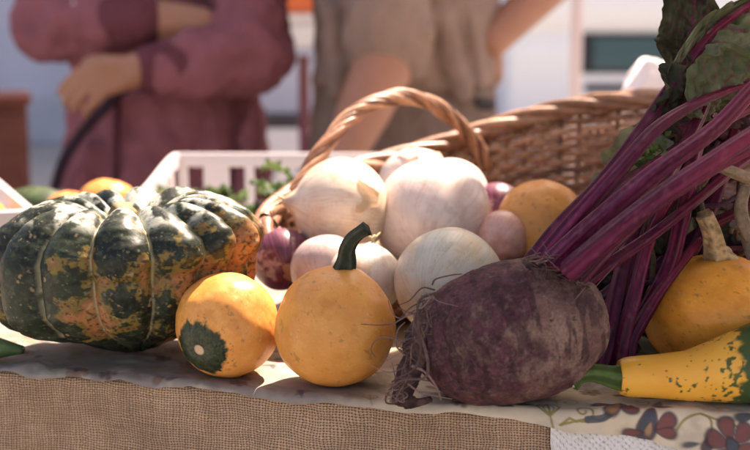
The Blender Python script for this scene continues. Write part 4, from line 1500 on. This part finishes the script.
def loft(mb, secs, seg=36, rot=0.0):
    """stack of ellipses: (x, y, z, rx, ry)"""
    S_ = smooth_path(np.array(secs, float), len(secs) * 5)
    ph = np.linspace(0, 2 * math.pi, seg, endpoint=False)
    c, s_ = math.cos(rot), math.sin(rot)
    lx = S_[:, 3:4] * np.cos(ph)[None]
    ly = S_[:, 4:5] * np.sin(ph)[None]
    P = np.stack([S_[:, 0:1] + lx * c - ly * s_, S_[:, 1:2] + lx * s_ + ly * c, S_[:, 2:3] + 0 * lx], -1)
    mb.grid(P, wrap=True, caps=True)


def limb(mb, pts, rads):
    for a, b, ra, rb_ in zip(pts[:-1], pts[1:], rads[:-1], rads[1:]):
        capsule(mb, a, b, ra, rb_)


def hand(mb, W, d, nrm, k=1.0, curl=.6, thumb=1):
    """palm and five bent fingers; d = way the fingers point, nrm = back of the hand"""
    d = np.asarray(d, float); d /= np.linalg.norm(d)
    nrm = np.asarray(nrm, float); nrm -= d * (nrm @ d); nrm /= np.linalg.norm(nrm)
    s_ = np.cross(d, nrm)
    for o in (-.030, -.010, .010, .030):
        capsule(mb, W + s_ * o * .6 * k, W + d * .085 * k + s_ * o * k, .016 * k, .013 * k, 12, 4)
    for o, L_ in ((-.032, .066), (-.011, .078), (.011, .074), (.032, .058)):
        p = W + d * .085 * k + s_ * o * k
        a = 0.0
        dd = d.copy()
        for seg_, fr_ in enumerate((.45, .32, .23)):
            a += curl * (.7 if seg_ == 0 else 1.0)
            dn = d * math.cos(a) - nrm * math.sin(a)
            q = p + dn * L_ * fr_ * k
            capsule(mb, p, q, (.0098 - .001 * seg_) * k, (.0090 - .001 * seg_) * k, 10, 3)
            p = q
    t0 = W + d * .025 * k + s_ * thumb * .030 * k
    t1 = t0 + (d * .6 + s_ * thumb * .6 - nrm * .3) * .040 * k
    t2 = t1 + (d * .85 + s_ * thumb * .1 - nrm * .4) * .036 * k
    capsule(mb, t0, t1, .0135 * k, .0110 * k, 10, 3)
    capsule(mb, t1, t2, .0110 * k, .0085 * k, 10, 3)


def head(mb, c, face=(0, -1)):
    loft(mb, [(c[0], c[1] + .02, c[2] - .20, .058, .060), (c[0], c[1] + .01, c[2] - .11, .055, .060), (c[0], c[1] - .012, c[2] - .095, .058, .080), (c[0], c[1] - .006, c[2] - .05, .068, .090),
              (c[0], c[1], c[2], .076, .096), (c[0], c[1] + .008, c[2] + .05, .074, .092), (c[0], c[1] + .01, c[2] + .09, .055, .068), (c[0], c[1] + .01, c[2] + .108, .012, .015)], 30)
    y0 = c[1] - .092
    capsule(mb, (c[0], y0, c[2] + .005), (c[0], y0 - .018, c[2] - .035), .010, .014, 10, 4)      # nose
    capsule(mb, (c[0] - .018, y0 + .010, c[2] - .065), (c[0] + .018, y0 + .010, c[2] - .065), .008, .008, 10, 4)
    for s_ in (-1, 1):
        capsule(mb, (c[0] + s_ * .032, y0 + .016, c[2] + .006), (c[0] + s_ * .036, y0 + .016, c[2] + .006), .012, .012, 10, 3)
        capsule(mb, (c[0] + s_ * .078, c[1] + .012, c[2] + .015), (c[0] + s_ * .076, c[1] + .008, c[2] - .025), .014, .010, 10, 4)


def remesh(o, vox, smooth_it=4):
    m = o.modifiers.new('one_surface', 'REMESH')
    m.mode = 'VOXEL'
    m.voxel_size = vox
    m.use_smooth_shade = True
    s_ = o.modifiers.new('soften', 'SMOOTH')
    s_.iterations = smooth_it
    s_.factor = .5


def folds(o, strength, scale):
    t_ = bpy.data.textures.new('cloth_folds', 'CLOUDS')
    t_.noise_scale = scale
    t_.noise_depth = 2
    m = o.modifiers.new('folds', 'DISPLACE')
    m.texture = t_
    m.strength = strength
    m.mid_level = .5


def flatmat(name, base_m, colr):
    """same surface as a colour-patterned material but with one colour (remeshed bodies lose their pattern)"""
    m = M[base_m].copy()
    m.name = name
    for n in m.node_tree.nodes:
        if n.type == 'ATTRIBUTE':
            rgb = m.node_tree.nodes.new('ShaderNodeRGB')
            rgb.outputs[0].default_value = (*colr, 1)
            for l in list(n.outputs['Color'].links):
                m.node_tree.links.new(rgb.outputs[0], l.to_socket)
    return m


SKIN = flatmat('warm_skin', 'skin', (.31, .140, .085))
SKIN2 = flatmat('tanned_skin', 'skin', (.36, .160, .100))
MAROON = flatmat('maroon_knit', 'knit', (.235, .085, .100))
MAROOND = flatmat('maroon_rib', 'knit', (.125, .040, .050))
TAUPE = flatmat('taupe_cotton', 'shirt', (.265, .175, .140))
KHAKI = flatmat('khaki_cotton', 'shirt', (.20, .135, .110))
JEANS = flatmat('dark_jeans', 'shirt', (.05, .05, .08))
HAIR = flatmat('brown_hair', 'hair', (.07, .04, .025))
SHOE = flatmat('brown_shoe', 'shoe', (.08, .05, .035))


def legs(mb, hx, hy, rw, zt, bulk=1.0, foot=True):
    for s_ in (-1, 1):
        limb(mb, [(hx + s_ * .09, hy, zt), (hx + s_ * .10, hy - .01, GROUND + .48), (hx + s_ * .10, hy + .01, GROUND + .09)], [.085 * bulk, .060 * bulk, .045 * bulk])
        if foot:
            capsule(mb, (hx + s_ * .10, hy + .03, GROUND + .045), (hx + s_ * .115, hy - .15, GROUND + .035), .040, .032)


# person with crossed arms
ox, oy = at(166, 100, 2.60)[0], 2.60
org = np.array([ox, oy, GROUND])
sL, sR = np.array([ox - .195, oy, .66]), np.array([ox + .195, oy, .66])
eL, wL, hL = at(50, 30, 2.50), at(200, 25, 2.395), at(262, 42, 2.475)
eR, wR = at(250, 58, 2.40), at(136, 71, 2.285)
body = MB()
loft(body, [(ox, oy, .02, .15, .10), (ox, oy, .15, .155, .105), (ox, oy, .30, .145, .10), (ox, oy, .50, .17, .11), (ox, oy, .64, .17, .09), (ox, oy + .01, .72, .07, .06), (ox, oy + .01, .78, .055, .055)])
head(body, (ox, oy - .01, .865))
legs(body, ox, oy, .1, .05)
limb(body, [sL, eL, wL], [.052, .044, .031])
limb(body, [sR, eR, wR], [.052, .044, .031])
limb(body, [at(120, 18, 2.40), wL], [.048, .036])
limb(body, [at(170, 66, 2.31), wR], [.040, .034])
hand(body, wL, hL - wL, (0, -1, .3), 1.0, .25, 1)
for pts in ([(136, 69), (104, 65), (80, 70), (64, 85), (60, 93)], [(136, 71), (101, 74), (80, 82), (68, 96), (65, 104)], [(136, 73), (100, 83), (84, 93), (76, 104), (74, 111)], [(136, 76), (103, 91), (95, 102), (87, 109), (86, 115)]):
    q = [at(px, py, Yh) for (px, py), Yh in zip(pts, (2.29, 2.262, 2.258, 2.268, 2.28))]
    limb(body, q, [.021, .0135, .0090, .0080, .0072])
q = [at(px, py, 2.275) for px, py in ((134, 66), (116, 62), (97, 60), (86, 63))]
limb(body, q, [.018, .0135, .0110, .0088])
p1 = body.build('person', SKIN, None, org)
remesh(p1, .0045, 3)
tag(p1, 'person in a maroon sweater standing with arms crossed behind the stall', 'person')
sw = MB()
loft(sw, [(ox, oy, -.20, .222, .150), (ox, oy, -.05, .218, .155), (ox, oy, .10, .208, .150), (ox, oy, .30, .198, .145), (ox, oy, .48, .205, .145), (ox, oy, .62, .205, .120), (ox, oy, .70, .13, .085), (ox, oy + .005, .745, .072, .070)])
limb(sw, [sL, eL, at(118, 22, 2.41)], [.082, .068, .056])
limb(sw, [sR, eR, at(168, 68, 2.315)], [.088, .078, .052])
capsule(sw, at(212, 40, 2.40), at(248, 20, 2.42), .045, .072)
capsule(sw, at(70, 22, 2.45), at(118, 20, 2.41), .066, .058)
# hanging folds
for px, z0, z1 in ((112, .12, -.22), (150, .08, -.22), (205, .10, -.22), (245, .15, -.22), (75, .05, -.2)):
    x_ = at(px, 150, 2.46)[0]
    capsule(sw, (x_ + .02, oy - .125, z0), (x_ - .01, oy - .148, z1), .014, .020)
s1 = sw.build('sweater', MAROON, p1, org)
remesh(s1, .009, 4)
folds(s1, .050, .085)
for a, b, ra in ((at(122, 21, 2.405), at(140, 21, 2.39), .056), (at(170, 68, 2.317), at(152, 70, 2.30), .050)):
    cf = MB()
    limb(cf, [a, b], [ra + .003, ra - .002])
    o = cf.build('cuff', MAROOND, p1, org)
st_ = MB()
st_.tube(np.array([at(128, 84, 2.42), at(108, 105, 2.415), at(86, 128, 2.42), at(64, 160, 2.425), at(52, 200, 2.43)]), [.010, .011, .011, .011, .011], 10, n=30, flat=1.0)
st_.build('bag_strap', flatmat('dark_strap', 'shirt', (.035, .018, .025)), p1, org)
zp = MB()
zp.tube(np.array([(at(117, 95, 2.44)[0], oy - .152, .14), (at(115, 140, 2.44)[0], oy - .158, .03), (at(114, 200, 2.44)[0], oy - .156, -.18)]), .006, 8, n=16)
zp.build('zip', flatmat('dark_zip', 'shirt', (.07, .02, .03)), p1, org)
tr_ = MB()
loft(tr_, [(ox, oy, -.16, .165, .115), (ox, oy, .0, .168, .118), (ox, oy, .14, .165, .115)])
legs(tr_, ox, oy, .1, -.05, 1.18, False)
o = tr_.build('trousers', JEANS, p1, org)
remesh(o, .010, 4)
hr = MB()
loft(hr, [(ox, oy + .05, .70, .07, .05), (ox, oy + .045, .80, .085, .075), (ox, oy + .03, .90, .088, .090), (ox, oy + .015, .955, .075, .09), (ox, oy + .012, .985, .03, .04)])
hr.build('hair', HAIR, p1, org)
for s_ in (-1, 1):
    sh = MB()
    capsule(sh, (ox + s_ * .10, oy + .04, GROUND + .05), (ox + s_ * .118, oy - .17, GROUND + .042), .050, .040)
    sh.build('shoe', SHOE, p1, org)
bt = MB()  # pale bead standing for a glint of light on the sleeve
bp = at(76, 6, 2.40)
capsule(bt, bp, bp + (.012, 0, .003), .010, .010, 10, 3)
bt.build('glint', flatmat('pale_glint', 'plastic', (.75, .68, .66)), p1, org)

# person in a taupe shirt
ox, oy = at(404, 60, 2.46)[0], 2.46
org = np.array([ox, oy, GROUND])
sL, sR = np.array([ox - .07, oy - .10, .70]), np.array([ox + .19, oy + .06, .70])
eL, wL = at(392, 48, 2.27), at(338, 168, 2.16)
eR, wR = at(552, -18, 2.50), at(491, 42, 2.42)
body = MB()
loft(body, [(ox, oy, .02, .15, .10), (ox, oy, .15, .155, .105), (ox, oy, .30, .15, .105), (ox, oy, .50, .17, .11), (ox, oy, .68, .17, .09), (ox, oy + .01, .76, .07, .06), (ox, oy + .01, .82, .055, .055)])
head(body, (ox, oy - .01, .905))
legs(body, ox, oy, .1, .05)
limb(body, [sL, eL, wL], [.058, .052, .036])
limb(body, [sR, eR, wR], [.055, .046, .034])
limb(body, [at(384, 66, 2.25), at(365, 108, 2.21), wL], [.056, .050, .034])
hand(body, wL, wL - eL, (-.2, -1, .2), 1.05, .3, 1)
hand(body, wR, np.array([-.5, -.15, -.85]), (.3, -1, 0), 1.0, .2, -1)
p2 = body.build('person', SKIN2, None, org)
remesh(p2, .005, 3)
tag(p2, 'person in a taupe short sleeved shirt behind the basket, forearm hanging down', 'person')
sw = MB()
loft(sw, [(ox, oy, .165, .184, .140), (ox, oy, .22, .186, .142), (ox, oy, .34, .184, .140), (ox, oy, .52, .195, .140), (ox, oy, .66, .190, .115), (ox, oy, .74, .11, .08), (ox, oy + .005, .79, .068, .066)])
limb(sw, [sL, at(390, 46, 2.27)], [.092, .080])
limb(sw, [sR, (sR + eR) / 2], [.080, .070])
for pa, pb_, r_ in ((at(352, 40, 2.27), at(420, 52, 2.23), .020), (at(356, 20, 2.27), at(425, 34, 2.23), .020), (at(440, 20, 2.33), at(462, 90, 2.33), .022), (at(330, 10, 2.36), at(336, 90, 2.35), .020), (at(470, 10, 2.36), at(480, 80, 2.36), .018)):
    capsule(sw, pa, pb_, r_, r_)
s2 = sw.build('shirt', TAUPE, p2, org)
remesh(s2, .009, 4)
folds(s2, .030, .095)
tr_ = MB()
loft(tr_, [(ox, oy, -.10, .195, .150), (ox, oy, .02, .195, .150), (ox, oy, .12, .182, .138), (ox, oy, .20, .172, .126)])
legs(tr_, ox, oy, .1, -.02, 1.28, False)
o = tr_.build('trousers', KHAKI, p2, org)
remesh(o, .010, 4)
folds(o, .03, .10)
bt = MB()
bp = at(480, 103, 2.335)
capsule(bt, bp, bp + (.02, .004, -.004), .012, .012, 10, 3)
bt.build('pocket_button', flatmat('dark_button', 'shoe', (.04, .03, .03)), p2, org)
hr = MB()
loft(hr, [(ox, oy + .05, .86, .074, .06), (ox, oy + .03, .93, .085, .092), (ox, oy + .015, .99, .075, .09), (ox, oy + .012, 1.02, .03, .04)])
hr.build('hair', HAIR, p2, org)
for s_ in (-1, 1):
    sh = MB()
    capsule(sh, (ox + s_ * .10, oy + .04, GROUND + .05), (ox + s_ * .118, oy - .17, GROUND + .042), .050, .040)
    sh.build('shoe', SHOE, p2, org)

# ------------------------------------------------------------------ things further back
# brown wooden cabinet at the left edge
Yb = 3.25
xr, zt = at(22, 100, Yb)[0], at(22, 97, Yb)[2]
org = np.array([xr - .35, Yb, GROUND])
cabn = thing('wooden_cabinet', 'reddish brown wooden cabinet at the left edge behind the crates', 'cabinet', org)
WD = (.185, .055, .035)
b = MB(); b.box((xr - .7, Yb, GROUND + .06), (xr, Yb + .45, zt - .023), WD, bev=.004); b.build('body', M['wood'], cabn, org, False)
b = MB(); b.box((xr - .715, Yb - .02, zt - .022), (xr + .012, Yb + .46, zt), np.array(WD) * 1.2, bev=.005); b.build('top', M['wood'], cabn, org, False)
for x0_ in (xr - .69, xr - .345):
    b = MB(); b.box((x0_, Yb - .018, GROUND + .09), (x0_ + .335, Yb - .001, zt - .05), np.array(WD) * .9, bev=.004); d_ = b.build('door', M['wood'], cabn, org, False)
    b = MB(); b.tube(np.array([(x0_ + .05, Yb - .03, zt - .25), (x0_ + .05, Yb - .03, zt - .17)]), .006, 8, C=(.1, .08, .06)); b.build('handle', M['metal'], d_, org)
for lx in (xr - .66, xr - .04):
    for ly in (Yb + .04, Yb + .41):
        b = MB(); b.box((lx - .025, ly - .025, GROUND), (lx + .025, ly + .025, GROUND + .059), WD); b.build('leg', M['wood'], cabn, org, False)

cabn.rotation_euler.z = R(16.5)

# folding table with stacked boxes, seen between the two people
Yt = 4.1
zt = at(285, 118, Yt)[2]
xa, xb = at(150, 100, Yt)[0], at(345, 100, Yt)[0]
org = np.array([(xa + xb) / 2, Yt + .3, GROUND])
ft = thing('folding_table', 'dark edged folding table behind the two people', 'table', org)
b = MB(); b.box((xa, Yt, zt - .035), (xb, Yt + .6, zt), (.045, .035, .04), bev=.005); b.build('tabletop', M['metal'], ft, org, False)
for lx in (xa + .05, xb - .05):
    for ly in (Yt + .06, Yt + .54):
        b = MB(); b.tube(np.array([(lx, ly, GROUND), (lx, ly, zt - .036)]), .016, 10, C=(.06, .05, .05)); b.build('leg', M['metal'], ft, org)
xc = at(286, 60, Yt)[0]
for nm, lab, z0, z1, w_, cc in (('storage_box', 'pale blue box at the bottom of the stack on the folding table', zt + .002, at(0, 50, Yt)[2], .30, (.52, .54, .66)),
                               ('storage_box', 'white box in the middle of the stack on the folding table', at(0, 49.4, Yt)[2], at(0, 13, Yt)[2], .27, (.80, .74, .72)),
                               ('storage_box', 'orange box on top of the stack on the folding table', at(0, 12.4, Yt)[2], at(0, -45, Yt)[2], .29, (.72, .16, .05))):
    b = MB(); b.box((xc - w_ / 2, Yt + .10, z0), (xc + w_ / 2, Yt + .42, z1 - .03), cc, bev=.012)
    o = b.build(nm, M['plastic'], None, np.array([xc, Yt + .26, z0]), False)
    tag(o, lab, 'box', 'boxes stacked on the folding table')
    b = MB(); b.box((xc - w_ / 2 - .008, Yt + .09, z1 - .0295), (xc + w_ / 2 + .008, Yt + .43, z1), np.array(cc) * .95, bev=.008)
    b.build('lid', M['plastic'], o, np.array([xc, Yt + .26, z0]), False)
# white cloth hanging on the folding table front
b = MB()
cx_ = np.linspace(xa + .01, xb - .01, 60)
CX, CZ = np.meshgrid(cx_, np.linspace(zt - .036, GROUND + .1, 24))
b.grid(np.stack([CX, Yt - .006 - .012 * np.sin(CX * 38) * sm(zt, zt - .4, CZ), CZ], -1), (.72, .70, .74))
tag(b.build('table_skirt', M['lace']), 'white cloth skirt hanging from the front of the folding table', 'cloth')
# dark red post
b = MB()
xp = at(304, 100, 3.7)[0]
b.tube(np.array([(xp, 3.7, GROUND), (xp, 3.7, at(0, 55, 3.7)[2])]), .017, 12, C=(.16, .025, .03))
b.box((xp - .09, 3.62, GROUND), (xp + .09, 3.78, GROUND + .02), (.1, .03, .03))
tag(b.build('post', M['metal']), 'short dark red post standing between the two people', 'post')

# camper van at the right
Yv = 8.2


def vx(px):
    return at(px, 60, Yv)[0]


def vz(py):
    return at(375, py, Yv)[2]


xl, xr_ = vx(508), vx(508) + 5.0
org = np.array([(xl + xr_) / 2, Yv + .95, GROUND])
van = thing('camper_van', 'white camper van with a dark side window parked behind the stall', 'van', org)
b = MB()
sec = [(.08, GROUND + .35), (.02, GROUND + .55), (.0, GROUND + .95), (.0, vz(36)), (.035, vz(30)), (-.02, vz(26)), (.0, vz(0)), (.03, 1.25), (.10, 1.45), (.25, 1.55), (.95, 1.60)]
sec = sec + [(1.9 - y, z) for y, z in sec[-2::-1]]
sec = np.array(sec)
xsv = np.array([xl, xl + .06, xl + .2, xl + 4.0, xl + 4.5, xl + 4.85, xl + 5.0])
kx = np.array([.90, .97, 1, 1, .98, .90, .80])
Pv = []
for x_, k_ in zip(xsv, kx):
    Pv.append(np.stack([np.full(len(sec), x_), Yv + .95 + (sec[:, 0] - .95) * k_, GROUND + .35 + (sec[:, 1] - GROUND - .35) * (k_ ** .6)], -1))
zc = np.array([.80, .79, .82])
cv = np.zeros((len(xsv), len(sec), 3)) + np.array([.80, .78, .78])
cv[:, (sec[:, 1] < vz(60))] = np.array([.66, .68, .76])
b.grid(np.array(Pv), cv, wrap=True, caps=True)
b.build('body', M['paint'], van, org)
for x0_, x1_ in ((vx(584), vx(584) + 1.15), (vx(584) + 1.5, vx(584) + 2.6)):
    fr = MB(); fr.box((x0_ - .03, Yv - .012, vz(74)), (x1_ + .03, Yv + .03, vz(33)), (.03, .03, .035), bev=.01); fo = fr.build('window', M['rubber'], van, org, False)
    pn = MB(); pn.box((x0_ + .06, Yv - .018, vz(69)), (x1_, Yv - .0125, vz(38)), (.05, .10, .11), bev=.002); pn.build('pane', M['glass'], fo, org, False)
b = MB(); b.box((vx(585), Yv - .02, vz(92)), (xl + 4.4, Yv - .001, vz(84)), (.04, .035, .045), bev=.005); b.build('side_trim', M['rubber'], van, org, False)
b = MB(); b.box((xl + .05, Yv - .012, GROUND + .36), (xl + 4.4, Yv + .06, GROUND + .48), (.08, .08, .09), bev=.01); b.build('sill', M['rubber'], van, org, False)
for wx_ in (xl + .9, xl + 3.9):
    for wy in (Yv + .02, Yv + 1.66):
        tb = MB()
        an = np.linspace(0, 2 * math.pi, 40, endpoint=False)
        pr = np.array([(.18, .0), (.27, -.01), (.325, .02), (.33, .10), (.325, .18), (.27, .21), (.18, .20)])
        P = np.stack([wx_ + pr[:, 0:1] * np.cos(an), wy + pr[:, 1:2] + 0 * an[None], GROUND + .33 + pr[:, 0:1] * np.sin(an)], -1)
        tb.grid(P, (.03, .03, .03), wrap=True, caps=True)
        wo_ = tb.build('wheel', M['rubber'], van, org)
        tb = MB(); tb.tube(np.array([(wx_, wy + .03, GROUND + .33), (wx_, wy - .014, GROUND + .33)]), [.175, .15], 30, C=(.5, .5, .52)); tb.build('rim', M['metal'], wo_, org)

# ------------------------------------------------------------------ awnings out of view, added to shade the people and the table's right half
CV = (.72, .66, .58)


def awning(corners, z, label, poles, pole_c=(.62, .50, .50), drop=.12):
    org = np.array([np.mean([c[0] for c in corners]), np.mean([c[1] for c in corners]), GROUND])
    o = thing('shade_awning', label, 'awning', org)
    cs = np.array([(x, y, z) for x, y in corners])
    n_ = 14
    u = np.linspace(0, 1, n_)
    Pp = np.zeros((n_, n_, 3))
    for i in range(n_):
        for j in range(n_):
            a, b_ = u[i], u[j]
            Pp[i, j] = cs[0] * (1 - a) * (1 - b_) + cs[1] * a * (1 - b_) + cs[2] * a * b_ + cs[3] * (1 - a) * b_
            Pp[i, j, 2] += .25 * min(a, 1 - a, b_, 1 - b_) * 2
    c_ = MB()
    c_.grid(Pp, CV)
    co = c_.build('canopy', M['canvas'], o, org, False)
    m = co.modifiers.new('thickness', 'SOLIDIFY'); m.thickness = .004
    v_ = MB()
    rg = np.vstack([cs, cs[:1]])
    rg = np.vstack([np.linspace(rg[k], rg[k + 1], 24, endpoint=False) for k in range(4)] + [rg[:1]])
    lo = rg.copy()
    lo[:, 2] -= drop
    rg[:, 2] -= .003
    v_.grid(np.stack([rg, lo]), CV)
    v_.build('valance', M['canvas'], o, org, False)
    for x_, y_, zz_ in poles:
        p_ = MB()
        p_.tube(np.array([(x_, y_, GROUND), (x_, y_, zz_)]), .022, 12, C=pole_c)
        p_.build('pole', M['metal'], o, org)
    return o


# edge of the first awning, placed so its shadow line crosses the table from the left gourd to the basket
zA = 1.20
sh0, sh1 = np.array([-.062, .85]), np.array([.17, 1.17])
off = (zA - .06) / SDIR[2] * SDIR[:2]
d_ = (sh1 - sh0) / np.linalg.norm(sh1 - sh0)
nn = np.array([d_[1], -d_[0]])
mid = (sh0 + sh1) / 2 + off
A0, A1 = mid - d_ * 1.1, mid + d_ * .62
W_ = 1.9
ca = [tuple(A0), tuple(A1), tuple(A1 + nn * W_), tuple(A0 + nn * W_)]
pm = mid - d_ * .24 + nn * W_ / 2
awning(ca, zA, 'cream square parasol out of view, added to shade the right half of the table', [(pm[0] + .25, pm[1] - .2, zA + .2)], drop=.10)
awning([(-1.9, 2.75), (1.9, 2.75), (1.9, 4.6), (-1.9, 4.6)], 1.75, 'cream awning out of view, added to shade the two people',
       [(-1.85, 2.8, 1.73), (1.85, 2.8, 1.73), (-1.85, 4.55, 1.73), (1.85, 4.55, 1.73), (at(576, 60, 4.55)[0], 4.55, 1.73)])
